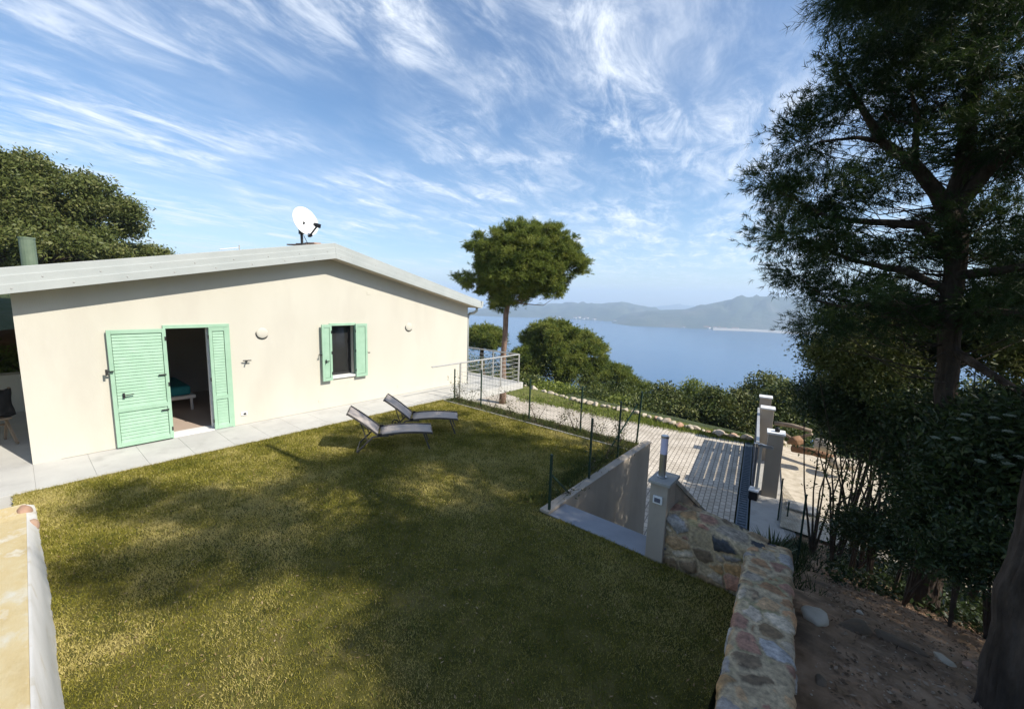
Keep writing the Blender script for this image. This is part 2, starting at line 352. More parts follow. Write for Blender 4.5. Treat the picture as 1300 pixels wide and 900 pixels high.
# paved drive
m_pave = mat('block_paving', [(.33,.30,.26),(.42,.38,.33)], 2, .9)
t = m_pave.node_tree; n = t.nodes; l = t.links
geo = n.new('ShaderNodeNewGeometry'); mp = n.new('ShaderNodeMapping'); mp.inputs['Rotation'].default_value = (0,0,R(82)); l.new(geo.outputs['Position'], mp.inputs[0])
bt = n.new('ShaderNodeTexBrick'); l.new(mp.outputs[0], bt.inputs['Vector']); bt.inputs['Scale'].default_value = 1
bt.inputs['Brick Width'].default_value = .20; bt.inputs['Row Height'].default_value = .125; bt.inputs['Mortar Size'].default_value = .012; bt.inputs['Mortar Smooth'].default_value = .3
bt.inputs['Color1'].default_value = (.66,.59,.49,1); bt.inputs['Color2'].default_value = (.52,.46,.38,1); bt.inputs['Mortar'].default_value = (.26,.23,.19,1)
mxx = n.new('ShaderNodeMix'); mxx.data_type = 'RGBA'; mxx.blend_type = 'MULTIPLY'; mxx.inputs[0].default_value = .6
nn = n.new('ShaderNodeTexNoise'); nn.inputs['Scale'].default_value = 1.1; nn.inputs['Detail'].default_value = 8; l.new(geo.outputs['Position'], nn.inputs['Vector'])
rr = n.new('ShaderNodeValToRGB'); rr.color_ramp.elements[0].position = .35; rr.color_ramp.elements[0].color = (.62,.60,.56,1); rr.color_ramp.elements[1].position = .65; l.new(nn.outputs[0], rr.inputs[0])
l.new(bt.outputs[0], mxx.inputs[6]); l.new(rr.outputs[0], mxx.inputs[7]); l.new(mxx.outputs[2], n['Principled BSDF'].inputs['Base Color'])
bb = n.new('ShaderNodeBump'); bb.inputs['Distance'].default_value = .006; bb.invert = True; l.new(bt.outputs['Fac'], bb.inputs['Height']); l.new(bb.outputs[0], n['Principled BSDF'].inputs['Normal'])
T0 = gz(941,665,ZD); T1 = gz(951,560,ZD)           # the grating across the gateway
td = unit((T1-T0)[:2]); TN = T0[:2]-td*4.5; TF = T1[:2]+td*.4
def tp(t_, off=0.0):                                 # point along the gateway line, off = to the right of it
    p = T0[:2]+td*t_+np.array([td[1], -td[0]])*off; return p
mb = MB()
e1 = gz(672,508,ZD); e2 = gz(812,536,ZD); e3 = gz(874,546,ZD); e4 = gz(938,557,ZD)
far = [(-26, e1[1]+1.2), (e1[0], e1[1]), (e2[0], e2[1]), (e3[0], e3[1]), (TF[0]-.15, TF[1])]
mb.add([(x,y,ZD) for x,y in [(-26,7.0)]+far[:1]+far[1:]+[(TN[0]-.15,TN[1])]], [(0,1,2,3,4,5,6)][:1])
mb2 = MB(); pts = [(-26,6.5)]+far+[(TN[0]-.15, TN[1])]
mb2.add([(x,y,ZD) for x,y in pts], [tuple(range(len(pts)))])
tag(mb2.build('paved_drive', m_pave), kind='structure')
mb = MB(); a, b = TN, TF; nrm = np.array([td[1], -td[0]])
mb.add([(*(a-nrm*.09),ZD+.006),(*(a+nrm*.09),ZD+.006),(*(b+nrm*.09),ZD+.006),(*(b-nrm*.09),ZD+.006)], [(0,1,2,3)])
for t_ in np.arange(0, 11.4, .14): 
    p = TN+td*t_; mb.bar((*(p-nrm*.085),ZD+.012), (*(p+nrm*.085),ZD+.012), .02, .012)
for s_ in (-.10,.10): mb.bar((*(a+nrm*s_),ZD+.01), (*(b+nrm*s_),ZD+.01), .03, .03)
tag(mb.build('drainage_channel', m_track), 'dark blue grey drainage grating running across the drive at the gateway', 'drain')
mb = MB(); mb.add([(*(a+nrm*.16),ZD+.004),(*(a+nrm*1.1),ZD+.004),(*(b+nrm*.9),ZD+.004),(*(b+nrm*.16),ZD+.004)], [(0,1,2,3)])
tag(mb.build('concrete_apron', m_grey), kind='structure')
# grass strip beyond the drive
gs = MB(); g1 = [gz(640,489,-1.85), gz(672,492,-1.85), gz(738,509,-1.85), gz(800,521,-1.85), gz(854,535,-1.85), gz(898,545,-1.85), gz(957,557,-1.9)]
top = [(-26, g1[0][1]+1)]+[(p[0],p[1]+.3) for p in g1]; low = far[:-1]+[(TF[0]+.2, TF[1]+.1)]
gs.add([(x,y,-1.995) for x,y in low]+[(x,y,-1.88) for x,y in reversed(top)], [tuple(range(len(low)+len(top)))])
m_strip = mat('verge_grass', [(.09,.11,.02),(.15,.16,.04),(.20,.19,.06)], 3, .95, .03, 40)
tag(gs.build('grass_verge', m_strip), kind='structure')

# walkway round the house and its cantilevered end
mb = MB()
for i, y in enumerate(np.arange(-6, 7.9, .6)):
    y1 = min(y+.598, 7.92); mb.box(-9.70, y, -.14, LX0-.004, y1, .03 if y1 > 0 else .03)
mb.box(-9.7,-6,-.3,LX0-.01,7.92,.022)
tag(mb.build('walkway', m_walk, bevel=.004), kind='structure')
mb = MB()
mb.box(-19,-6,-.3,-9.705,-.002,.024)
tag(mb.build('porch_floor', m_walk), kind='structure')
mb = MB(); mb.box(-19, 9.53, -.16, -9.70, 10.85, .028); mb.box(-9.70, 7.925, -.16, -8.36, 10.85, .028)
mb.box(-8.36, 7.93, -.17, -8.30, 10.9, .04); mb.box(-19,10.85,-.17,-8.36,10.9,.04)
o = mb.build('terrace_slab', m_walk, bevel=.006); tag(o, kind='structure')
# retaining wall below the lawn and below the terrace
mb = MB(); mb.box(-9.6,7.60,-2.3,-2.92,7.85,.01); mb.box(-9.6,7.9,-2.3,-9.35,9.5,-.17); mb.box(-18.5,9.1,-2.3,-9.6,9.45,-.17)
tag(mb.build('retaining_wall', m_wall), 'cream retaining wall holding up the lawn and terrace above the drive', 'wall')

# ---------------------------------------------------------------- the house
XW = -9.66
house = empty('house', (XW, 4.8, 0), 0, 'single storey cream house with low gabled roof and mint green shutters', 'house')
def HB(mbx, name, mats, parent=None, bevel=0, smooth=False):
    """parts are modelled in world coordinates and shifted under the house's empty"""
    o = mbx.build(name, mats, parent or house, bevel, smooth)
    o.matrix_parent_inverse = Matrix.Translation((-XW, -4.8, 0)) if (parent is None) else Matrix.Identity(4)
    return o
RX = -9.28                                   # outer face of the roof edge
roof_lo = [(-4.2, 1.88), (-.09, 2.69), (4.86, 3.66), (9.40, 2.60), (9.78, 2.52)]
roof_hi = [(-4.2, 2.25), (-.09, 3.06), (4.86, 4.00), (9.84, 2.74)]
wtop = lambda y: np.interp(y, [p[0] for p in roof_lo], [p[1] for p in roof_lo])+.03
# gable wall, with its openings left out
dy0, dy1, dz1 = 1.75, 2.72, 2.16
wy0, wy1, wz0, wz1 = gx(420,440,XW)[1], gx(449.5,440,XW)[1], .80, 2.10
mb = MB(); ED = [0, dy0, dy1, wy0, 4.86, wy1, 9.53]; ED = sorted(ED)
TH = .34
for a, b in zip(ED[:-1], ED[1:]):
    spans = [(0, None)]
    if abs(a-dy0) < 1e-6: spans = [(dz1, None)]
    if a >= wy0-1e-6 and b <= wy1+1e-6: spans = [(0, wz0), (wz1, None)]
    for z0, z1 in spans:
        if z1 is None: poly = [(XW,a,z0),(XW,b,z0),(XW,b,wtop(b)),(XW,a,wtop(a))]
        else: poly = [(XW,a,z0),(XW,b,z0),(XW,b,z1),(XW,a,z1)]
        mb.prism(poly, (-TH,0,0))
HB(mb, 'gable_wall', m_wall)
mb = MB(); mb.box(-18.5,0,0,XW-TH-.002,.3,2.62); HB(mb, 'porch_side_wall', m_wall)
mb = MB(); mb.box(-18.5,9.2,0,XW-TH-.002,9.53,2.42); HB(mb, 'side_wall', m_wall)
mb = MB()
for a, b in ((0,4.86),(4.86,9.53)): mb.prism([(-18.5,a,0),(-18.5,b,0),(-18.5,b,wtop(b)),(-18.5,a,wtop(a))], (-.3,0,0))
HB(mb, 'rear_wall', m_wall)
mb = MB(); mb.box(-13.9,.302,0,-13.7,9.19,2.5); mb.box(-13.69,4.1,0,XW-TH-.002,4.25,2.5); mb.box(-13.69,.302,2.5,XW-TH-.002,9.19,2.56)
mb.box(-11.6,2.86,0,-10.95,4.09,2.49)
HB(mb, 'inner_partition', m_wallin)
mb = MB(); mb.box(-13.69,.302,.0,XW,9.19,.035); HB(mb, 'indoor_floor', m_floor)
# roof slab
mb = MB()
poly = [(RX+.0,y,z) for y, z in roof_lo]+[(RX,y,z) for y, z in reversed(roof_hi)]
# slab just behind the metal edge
def slab(poly2, x0, x1, mbx, k=0): mbx.prism([(x0,y,z) for y, z in poly2], (x1-x0,0,0), k)
segs = [(0,1,0,1),(1,2,1,2),(2,3,2,3)]
lo2 = lambda y: np.interp(y, [p[0] for p in roof_lo], [p[1] for p in roof_lo]); hi2 = lambda y: np.interp(y, [p[0] for p in roof_hi], [p[1] for p in roof_hi])
YS = [-4.2, 4.86, 9.40, 9.78]
for a, b in zip(YS[:-1], YS[1:]): slab([(a,lo2(a)+.004),(b,lo2(b)+.004),(b,hi2(b)-.03),(a,hi2(a)-.03)], RX-.05, -19.2, mb)
roof = HB(mb, 'roof', m_soffit)
def RP(mbx, name, mats, bevel=0, smooth=False):
    o = mbx.build(name, mats, roof, bevel, smooth); return o
mb = MB()
for a, b in ((-4.2,4.86),(4.86,9.84)): slab([(a,hi2(a)-.028),(b,hi2(b)-.028),(b,hi2(b)+.0),(a,hi2(a)+.0)], RX-.06, -19.25, mb)
for x in np.arange(-19, -9.5, .42):
    for a, b in ((-4.2,4.86),(4.86,9.84)): mb.bar((x,a,hi2(a)+.012),(x,b,hi2(b)+.012),.03,.03)
RP(mb, 'metal_sheeting', m_roof)
# stepped metal fascia: three lapped bands with fixings
mb = MB(); bands = [(0.0,.36,.0),(.36,.70,.022),(.70,1.0,.044)]
for f0, f1, off in bands:
    for a, b in ((-4.2,4.86),(4.86,9.40),(9.40,9.80)):
        h = lambda y, f: lo2(y)+(hi2(y)+.012-lo2(y))*f
        e0 = .0 if f0 == 0 else -.012
        mb.prism([(RX-off,a,h(a,f0)+e0),(RX-off,b,h(b,f0)+e0),(RX-off,b,h(b,f1)),(RX-off,a,h(a,f1))], (-.05+off*.5,0,0))
mb.prism([(RX-.01,9.80,2.53),(RX-.01,9.86,2.55),(RX-.01,9.90,2.74),(RX-.01,9.80,2.76)], (-9.9,0,0))
RP(mb, 'fascia', m_fascia, bevel=.004)
for k, y in enumerate(np.arange(-.6, 9.4, .62)):
    for f, off, sh in ((.18,.0,0.0),(.53,.022,.31)):
        yy = y+sh; z = lo2(yy)+(hi2(yy)-lo2(yy))*f
        mb = MB(); mb.tube([(RX-off-.004,yy,z),(RX-off+.006,yy,z)], [.015,.010], 8); RP(mb, 'fixing_cap', m_rail)
mb = MB(); p = [(RX-.22,9.70,2.56),(RX-.22,9.70,2.44),(RX-.24,9.66,2.36),(RX-.30,9.60,2.33),(RX-.34,9.58,2.20),(RX-.34,9.58,.05)]
mb.tube([(-9.45,9.74,2.55),(-9.47,9.76,2.43),(-9.55,9.70,2.36),(-9.68,9.62,2.33)], .042, 10); mb.tube([(-9.68,9.62,2.33),(-9.72,9.60,2.2),(-9.72,9.60,.05)], .04, 10)
RP(mb, 'downpipe', m_fascia, smooth=True)
mb = MB(); c = at(39, 345, 17.0); mb.tube([(c[0],c[1],2.2),(c[0],c[1],at(39,303,17.0)[2])], .15, 16); q = at(39,303,17.0)[2]; mb.tube([(c[0],c[1],q-.02),(c[0],c[1],q+.02)], .16, 16)
RP(mb, 'flue_pipe', m_greenpipe, smooth=False)
mb = MB(); e = [at(385,310.5,9.7), at(405,308.2,9.75), at(425,307.4,9.9)]
for k, q in enumerate([(-10.4,4.45),(-10.3,4.62),(-10.2,4.78),(-10.35,4.9)]):
    mb.bar((q[0],q[1]-.1,hi2(q[1])+.055),(q[0]-.1,q[1]+.12,hi2(q[1])+.075),.28,.03)
RP(mb, 'ridge_tile', m_pinkrock)
mb = MB(); mb.tube([(-9.9,3.1,hi2(3.1)),(-9.9,3.1,hi2(3.1)+.12)],.012,6); mb.tube([(-9.9,2.75,hi2(2.75)+.06),(-9.9,3.1,hi2(3.1)+.07)],.008,6)
RP(mb, 'snow_hook', m_rail)

# louvred shutters
def shutter(name, y0, y1, z0, z1, xf, panels, parent=None, label=None, angle=0.0, hinge='lo', solid=False):
    mb = MB(); t_ = .04; st = .055
    w = y1-y0
    rails = [z0]+list(panels)+[z1]
    mb.box(xf-t_,y0,z0,xf,y0+st,z1); mb.box(xf-t_,y1-st,z0,xf,y1,z1)
    mb.box(xf-t_,y0+st,z0,xf,y1-st,z0+.075); mb.box(xf-t_,y0+st,z1-.07,xf,y1-st,z1)
    for pz in panels: mb.box(xf-t_,y0+st,pz-.04,xf,y1-st,pz+.04)
    edges = [z0+.075]+sum([[p-.04,p+.04] for p in panels],[])+[z1-.07]
    sl_ = MB()
    for a, b in zip(edges[0::2], edges[1::2]):
        if solid:
            sl_.box(xf-.028,y0+st+.006,a+.008,xf-.012,y1-st-.006,b-.008)
        else:
            nn_ = max(1, int((b-a)/.055)); dz = (b-a)/nn_
            for i in range(nn_):
                zc = a+dz*(i+.5); sl_.bar((xf-.02,y0+st+.008,zc),(xf-.02,y1-st-.008,zc), .007, dz*1.12, up=(-.20,0,1))
        sl_.box(xf-.036,y0+st+.001,a,xf-.034,y1-st-.001,b)
    o = mb.build(name, m_green, parent or house, bevel=.003); s2 = sl_.build('louvre_panel', m_green, o)
    if parent is None: o.matrix_parent_inverse = Matrix.Translation((-XW,-4.8,0))
    if label: o['label'] = label
    yl = y0 if hinge == 'hi' else y1
    for zc in (z0+.18, (z0+z1)/2, z1-.18):
        hw = MB(); hw.bar((xf+.004,yl-.012,zc-.035),(xf+.004,yl-.012,zc+.035),.02,.014); hw.build('hinge', m_dark, o)
    return o
sh1 = shutter('door_shutter', gx(143,495,XW)[1]-.02, dy0-.01, .06, 2.12, XW+.085, [.72], label='wide louvred leaf folded back flat against the wall')
lt = MB(); yL = gx(150,470,XW)[1]+.06; xf = XW+.085
lt.bar((xf+.01,yL-.03,.93),(xf+.01,yL-.03,1.02),.03,.014); lt.bar((xf+.03,yL-.03,.98),(xf+.03,yL+.10,.99),.014,.014); lt.bar((xf+.004,yL-.03,.98),(xf+.03,yL-.03,.98),.014); lt.build('handle', m_dark, sh1)
for zc in (.62,1.28): lt = MB(); lt.bar((xf+.012,dy0-.16,zc),(xf+.012,dy0-.05,zc),.014,.02); lt.build('bolt', m_dark, sh1)
lt = MB(); y_ = gx(143,480,XW)[1]-.06; lt.bar((XW,y_,1.42),(XW+.12,y_,1.42),.015); lt.bar((XW+.12,y_-.02,1.36),(XW+.12,y_-.02,1.46),.03,.014); lt.bar((XW+.12,y_-.03,1.42),(XW+.12,y_+.07,1.42),.02)
HB(lt, 'shutter_catch', m_dark)
shutter('door_shutter', 2.40, dy1-.01, .05, 2.11, XW+.045, [.70], label='narrow louvred leaf closed across the right of the doorway', hinge='hi')
# door surround
mb = MB(); mb.box(XW-.05,dy0-.04,dz1-.045,XW+.03,dy1+.035,dz1+.02); mb.box(XW-.05,dy1-.008,.03,XW+.03,dy1+.035,dz1-.046); mb.box(XW-.05,dy0-.035,.03,XW+.03,dy0,dz1-.046)
HB(mb, 'door_frame', m_green, bevel=.003)
mb = MB(); mb.box(XW-TH-.01,dy0+.002,.036,XW-.06,dy1-.01,.05); mb.box(XW-.02,dy0,.036,XW+.03,dy1-.02,.056); HB(mb, 'door_threshold', m_white)
mb = MB(); mb.box(XW-.20,2.40,.052,XW-.12,2.455,2.1); mb.box(XW-.20,2.645,.052,XW-.12,2.70,2.1); mb.box(XW-.20,2.456,.052,XW-.12,2.644,.17); mb.box(XW-.20,2.456,2.0,XW-.12,2.644,2.1)
gd = HB(mb, 'glazed_door', m_white, bevel=.004)
# window
m_glass = mat('dark_window_glass', [(.02,.02,.02),(.03,.03,.03)], 2, .08, spec=.6)
mb = MB(); mb.box(XW-.04,wy0-.035,wz1-.03,XW+.028,wy1+.035,wz1+.03); mb.box(XW-.04,wy0-.035,wz0,XW+.028,wy0,wz1-.031); mb.box(XW-.04,wy1,wz0,XW+.028,wy1+.035,wz1-.031)
win = HB(mb, 'window', m_green, bevel=.003)
mb = MB(); mb.box(XW-.24,wy0-.03,wz0-.035,XW+.05,wy1+.03,wz0+.012); mb.build('sill', m_white, win, bevel=.003)
mb = MB(); a, b = wy0+.004, wy1-.004
mb.box(XW-.22,a,wz0+.014,XW-.16,a+.05,wz1-.035); mb.box(XW-.22,b-.05,wz0+.014,XW-.16,b,wz1-.035); mb.box(XW-.22,a+.05,wz0+.014,XW-.16,b-.05,wz0+.07); mb.box(XW-.22,a+.05,wz1-.09,XW-.16,b-.05,wz1-.035)
mb.build('casement', m_dark, win); mb = MB(); mb.box(XW-.20,a+.05,wz0+.07,XW-.19,b-.05,wz1-.09); mb.build('pane', m_glass, win)
sa = shutter('window_shutter', gx(407,440,XW)[1]-.01, wy0-.02, .74, 2.11, XW+.11, [], label='window shutter standing slightly off the wall, left of the window', solid=True)
sb = shutter('window_shutter', wy1+.0, gx(464,440,XW)[1], .74, 2.11, XW+.10, [], label='window shutter right of the window', hinge='hi', solid=True)
lt = MB(); q = gx(411,458,XW); lt.bar((XW+.13,q[1],q[2]-.05),(XW+.13,q[1],q[2]+.04),.02); lt.bar((XW+.13,q[1],q[2]),(XW+.13,q[1]+.08,q[2]),.015); lt.build('handle', m_dark, sa)
for (a_, b_) in ((405,450),(465.5,447)):
    lt = MB(); q = gx(a_,b_,XW); lt.bar((XW,q[1],q[2]),(XW+.12,q[1],q[2]),.014); lt.bar((XW+.12,q[1]-.02,q[2]),(XW+.12,q[1]+.02,q[2]),.03,.02); HB(lt, 'shutter_catch', m_dark)
# half-moon wall lights
def wall_lamp(y, z):
    mb = MB(); n_ = 24; V = [(XW+.034, y, z)]; Fs = []
    for j in range(1, 7):
        b_ = math.pi/2*j/6
        for i in range(n_): a_ = 2*math.pi*i/n_; V.append((XW+.006+math.cos(b_)*.028, y+math.cos(a_)*.115*math.sin(b_), z+math.sin(a_)*.115*math.sin(b_)))
    for i in range(n_): Fs.append((0, 1+i, 1+(i+1)%n_))
    for j in range(5):
        for i in range(n_): Fs.append((1+j*n_+i, 1+(j+1)*n_+i, 1+(j+1)*n_+(i+1)%n_, 1+j*n_+(i+1)%n_))
    mb.add(V, Fs); o = HB(mb, 'wall_lamp', m_wall, smooth=True)
    rg_ = MB(); rg_.tube([(XW+.012, y+.122*math.cos(R(a_)), z+.122*math.sin(R(a_))) for a_ in range(165, 331, 11)], [.004,.009]+[.012]*12+[.009,.004][:2], 6) if False else rg_.tube([(XW+.014, y+.122*math.cos(R(a_)), z+.122*math.sin(R(a_))) for a_ in range(165, 331, 11)], [.002]+[.008]*14+[.002], 6)
    rg_.v = [tuple(np.array(p)-np.array([0,0,0])) for p in rg_.v]; q_ = rg_.build('lamp_slot', m_dark, o)  # dark arc drawn in place of the crescent shadow round the dome
wall_lamp(3.36, 1.96); wall_lamp(7.17, 1.97)
mb = MB(); q = gx(312,458,XW); mb.tube([(XW,q[1],q[2]),(XW+.07,q[1],q[2])],.015,8); mb.tube([(XW+.06,q[1]-.07,q[2]+.015),(XW+.075,q[1]+.08,q[2]+.01)],.012,8); mb.tube([(XW+.06,q[1],q[2]),(XW+.075,q[1]-.02,q[2]-.06)],.012,8); HB(mb, 'wall_tap', m_dark)
mb = MB(); q = gx(310,525,XW); mb.box(XW,q[1]-.06,q[2]-.035,XW+.02,q[1]+.06,q[2]+.04); sk = HB(mb, 'power_socket', m_white, bevel=.005)
mb = MB(); mb.box(XW+.0205,q[1]-.02,q[2]-.02,XW+.024,q[1]+.035,q[2]+.02); mb.build('socket_plate', m_dark, sk)
for (a_, b_) in ((468,372.5),(407,509),(506,490)):
    mb = MB(); q = gx(a_,b_,XW); mb.box(XW,q[1]-.05,q[2]-.04,XW+.006,q[1]+.05,q[2]+.04); HB(mb, 'vent_cover', m_wall, bevel=.002)
# things seen through the doorway
bed = empty('bed', (-12.2, 2.6, .035), 0, 'low bed with a turquoise cover seen through the open doorway', 'bed')
q = gx(232,497,-12.0)
by, bx = q[1], -12.0
mb = MB(); mb.box(-.95,-1.0,.28,.55,.62,.36); mb.build('frame', m_white, bed, bevel=.01)
mb = MB(); mb.box(-.9,-.95,.362,.5,.55,.58); mb.build('mattress', m_turq, bed, bevel=.05)
for sx, sy in ((-.85,-.9),(.48,-.9),(-.85,.55),(.48,.55)):
    mb = MB(); mb.tube([(sx,sy,0),(sx,sy,.28)], .03, 10); mb.build('leg', m_white, bed)
bed.location = (-12.2, gx(240,505,-11.7)[1]-.5, .035)
for k, (zz_, yy_) in enumerate(((1.75,2.93),(1.40,2.93),(1.75,2.93))[:2]):
    pf = MB(); pf.box(-11.5,2.835,zz_-.13,-11.3,2.858,zz_+.13); HB(pf, 'picture_frame', m_dark)

# satellite dish
dp = at(384, 309, 11.0); dz = hi2(dp[1]); 
dish = empty('satellite_dish', (dp[0], dp[1], dz), 0, 'white satellite dish on a dark mast on the roof left of the ridge', 'satellite dish')
def W2(pxy, D): return at(pxy[0], pxy[1], D)-np.array([dp[0], dp[1], dz])
mast_top = W2((382.5,293), 11.0); mast_bot = W2((383.5,309), 11.0)
mb = MB(); mb.tube([mast_bot-np.array([0,0,.5]), mast_bot, mast_top+np.array([0,0,.12])], .03, 10); mb.bar(mast_bot-np.array([.1,0,.1]), mast_bot+np.array([.1,0,-.1]), .08, .05)
mb.tube([mast_bot+np.array([.02,.3,-.35]), mast_top+np.array([0,.05,-.1])], .008, 6); mb.build('mast', m_dark, dish)
dc = W2((388.0,281.0), 11.0)
# the reflector faces the sun side and up, oval
vd = unit(ray(388,281)); nrm_ = unit(-.62*vd+.78*(.885*cr+.466*cu)); dn_ = .466*cr-.885*cu; hy = -unit(dn_-nrm_*(dn_@nrm_)); hx = np.cross(hy, nrm_); rD = 18.3*float((at(388,281,11.0)-CC)@cf)/515
V = []; Fs = []; nr_, na = 8, 36
for i in range(nr_+1):
    rr_ = i/nr_
    for j in range(na):
        a_ = 2*math.pi*j/na; V.append(dc+hx*math.cos(a_)*rr_*rD*.96+hy*math.sin(a_)*rr_*rD+nrm_*(.07*rr_*rr_-.07))
for i in range(nr_):
    for j in range(na): Fs.append((i*na+j,i*na+(j+1)%na,(i+1)*na+(j+1)%na,(i+1)*na+j))
mb = MB().add(V, Fs); o = mb.build('reflector', m_white, dish, smooth=True); s_ = o.modifiers.new('thick','SOLIDIFY'); s_.thickness = .012
edge = dc-hy*rD; lnb = dc-hy*rD*.62+nrm_*rD*1.0
mb = MB(); mb.bar(edge-nrm_*.02, lnb, .03, .03); mb.bar(edge-nrm_*.05-hy*.0, edge+nrm_*.04, .06, .05); mb.build('arm', m_dark, dish)
mb = MB(); mb.tube([lnb, lnb+unit(dc-lnb)*.03, lnb+unit(dc-lnb)*.10], [.035,.05,.04], 12); mb.bar(lnb, lnb-unit(dc-lnb)*.07, .06, .09); mb.build('receiver', m_black, dish)
mb = MB(); mb.bar(mast_top, dc-nrm_*.08, .07, .07); mb.bar(mast_top+np.array([0,0,-.08]), mast_top+np.array([0,0,.08]), .09, .09); mb.build('bracket', m_dark, dish)

# ---------------------------------------------------------------- terrace railing
rail = empty('terrace_railing', (-8.34, 8, .03), 0, 'pale metal railing with horizontal wires round the terrace end', 'railing')
ro = np.array([-8.34, 8, .03])
def RL(mbx, name, m_, par=rail): 
    mbx.v = [tuple(np.array(p)-ro) for p in mbx.v]; return mbx.build(name, m_, par)
YR0, YR1, XR0 = gx(551,468,-8.42)[1], 10.78, -18.5
for x, y in [(-8.42,y) for y in (8.05, 8.95, 9.85, 10.78)]+[(x,10.78) for x in (-9.6,-10.9,-12.2,-13.5,-15,-16.5)]:
    m1 = MB(); m1.box(x-.02,y-.02,.03,x+.02,y+.02,1.0); RL(m1, 'post', m_rail)
m1 = MB(); m1.tube([(-8.42,7.0,.98),(-8.42,10.78,1.0),(XR0,10.78,1.0)], .022, 8); RL(m1, 'handrail', m_rail)
for k in range(6):
    z = .17+.135*k; m1 = MB(); m1.tube([(-8.42,8.05 if k else 6.0,z if k else .10),(-8.42,10.78,z),(XR0,10.78,z)], .007 if k else .01, 6, cap=False); RL(m1, 'wire', m_rail)

# ---------------------------------------------------------------- stair well, lamp pillar, walls
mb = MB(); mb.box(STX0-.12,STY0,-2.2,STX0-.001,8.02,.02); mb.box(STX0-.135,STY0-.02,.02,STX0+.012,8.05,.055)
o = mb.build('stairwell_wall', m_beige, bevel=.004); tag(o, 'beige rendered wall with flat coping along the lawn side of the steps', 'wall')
mb = MB(); mb.box(STX0+.001,STY0,-.35,STX1-.20,4.72,.012)
tag(mb.build('step_landing', mat('grey_slate_slab', [(.22,.23,.25),(.28,.29,.31)], 2, .6, .001, 60), bevel=.004), kind='structure')
mb = MB(); ns = 12
for i in range(ns): mb.box(STX0+.002,4.722+i*.27,-2.2,STX1-.03,4.722+(i+1)*.27,-.165*(i+1))
tag(mb.build('steps', m_grey, bevel=.004), kind='structure')
# sloping cheek wall
XC = STX1-.02
mb = MB(); za = gx(858,608,XC)[2]; pa = gx(858,608,XC); pb = gx(897,655,XC); sl_ = (pb[2]-pa[2])/(pb[1]-pa[1]); yb = 7.4; zb = pa[2]+sl_*(yb-4.62)
zA = pa[2]+sl_*(4.62-pa[1])
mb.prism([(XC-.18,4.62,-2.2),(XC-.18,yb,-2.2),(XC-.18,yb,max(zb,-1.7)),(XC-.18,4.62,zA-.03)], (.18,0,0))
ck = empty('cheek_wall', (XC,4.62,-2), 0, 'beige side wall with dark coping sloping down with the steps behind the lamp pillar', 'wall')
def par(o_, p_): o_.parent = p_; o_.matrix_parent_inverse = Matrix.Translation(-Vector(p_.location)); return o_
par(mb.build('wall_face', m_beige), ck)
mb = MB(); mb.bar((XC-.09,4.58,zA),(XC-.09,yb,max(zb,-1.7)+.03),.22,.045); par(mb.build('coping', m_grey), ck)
# pillar with bollard light
pil = empty('lamp_pillar', (-1.36,4.44,0), 0, 'beige square pillar with grey cap at the top of the steps', 'pillar')
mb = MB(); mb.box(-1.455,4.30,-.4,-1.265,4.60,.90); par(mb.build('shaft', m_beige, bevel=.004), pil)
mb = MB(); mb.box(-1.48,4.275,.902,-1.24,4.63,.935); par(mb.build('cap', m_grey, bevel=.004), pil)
q = gy(835.5,633.5,4.30); mb = MB(); mb.box(q[0]-.05,4.272,q[2]-.045,q[0]+.05,4.299,q[2]+.04); sw = par(mb.build('switch_box', m_white, bevel=.004), pil)
mb = MB(); mb.box(q[0]-.032,4.268,q[2]-.026,q[0]+.032,4.2715,q[2]+.022); mb.build('cover', mat('smoked_plastic', [(.12,.12,.15),(.15,.15,.18)], 3, .2), sw)
bl = empty('bollard_light', (-1.385,4.44,.936), 0, 'steel bollard light with frosted lilac shade standing on the beige pillar', 'lamp')
mb = MB(); mb.tube([(0,0,0),(0,0,.012)],.052,20); mb.build('base_plate', m_steel, bl, smooth=False)
mb = MB(); mb.tube([(0,0,.012),(0,0,.27)],.038,20); mb.build('post', m_steel, bl)
mb = MB(); mb.tube([(0,0,.271),(0,0,.455)],.0385,20); mb.build('lamp_shade', m_diff, bl)
mb = MB(); mb.tube([(0,0,.456),(0,0,.475),(0,0,.482)],[.042,.042,.034],20); mb.build('cap', m_steel, bl)
# small round eyelet on the stair wall
# ---------------------------------------------------------------- stone wall: stones set in mortar, swept along a path
PAL = np.array([(.42,.21,.07),(.50,.30,.12),(.30,.27,.24),(.13,.14,.16),(.05,.055,.065),(.40,.19,.11),(.48,.38,.26),(.24,.16,.08),(.46,.26,.08),(.38,.36,.34),(.30,.19,.08),(.55,.44,.29)])
m_stone = bpy.data.materials.new('rubble_stone_and_mortar'); m_stone.use_nodes = True
t = m_stone.node_tree; n = t.nodes; l = t.links; at_ = n.new('ShaderNodeAttribute'); at_.attribute_name = 'col'
geo = n.new('ShaderNodeNewGeometry'); ns_ = n.new('ShaderNodeTexNoise'); ns_.inputs['Scale'].default_value = 26; ns_.inputs['Detail'].default_value = 9; ns_.inputs['Roughness'].default_value = .7; l.new(geo.outputs['Position'], ns_.inputs['Vector'])
rp = n.new('ShaderNodeValToRGB'); rp.color_ramp.elements[0].position = .3; rp.color_ramp.elements[0].color = (.42,.42,.42,1); rp.color_ramp.elements[1].position = .72; rp.color_ramp.elements[1].color = (1.35,1.3,1.25,1); l.new(ns_.outputs[0], rp.inputs[0])
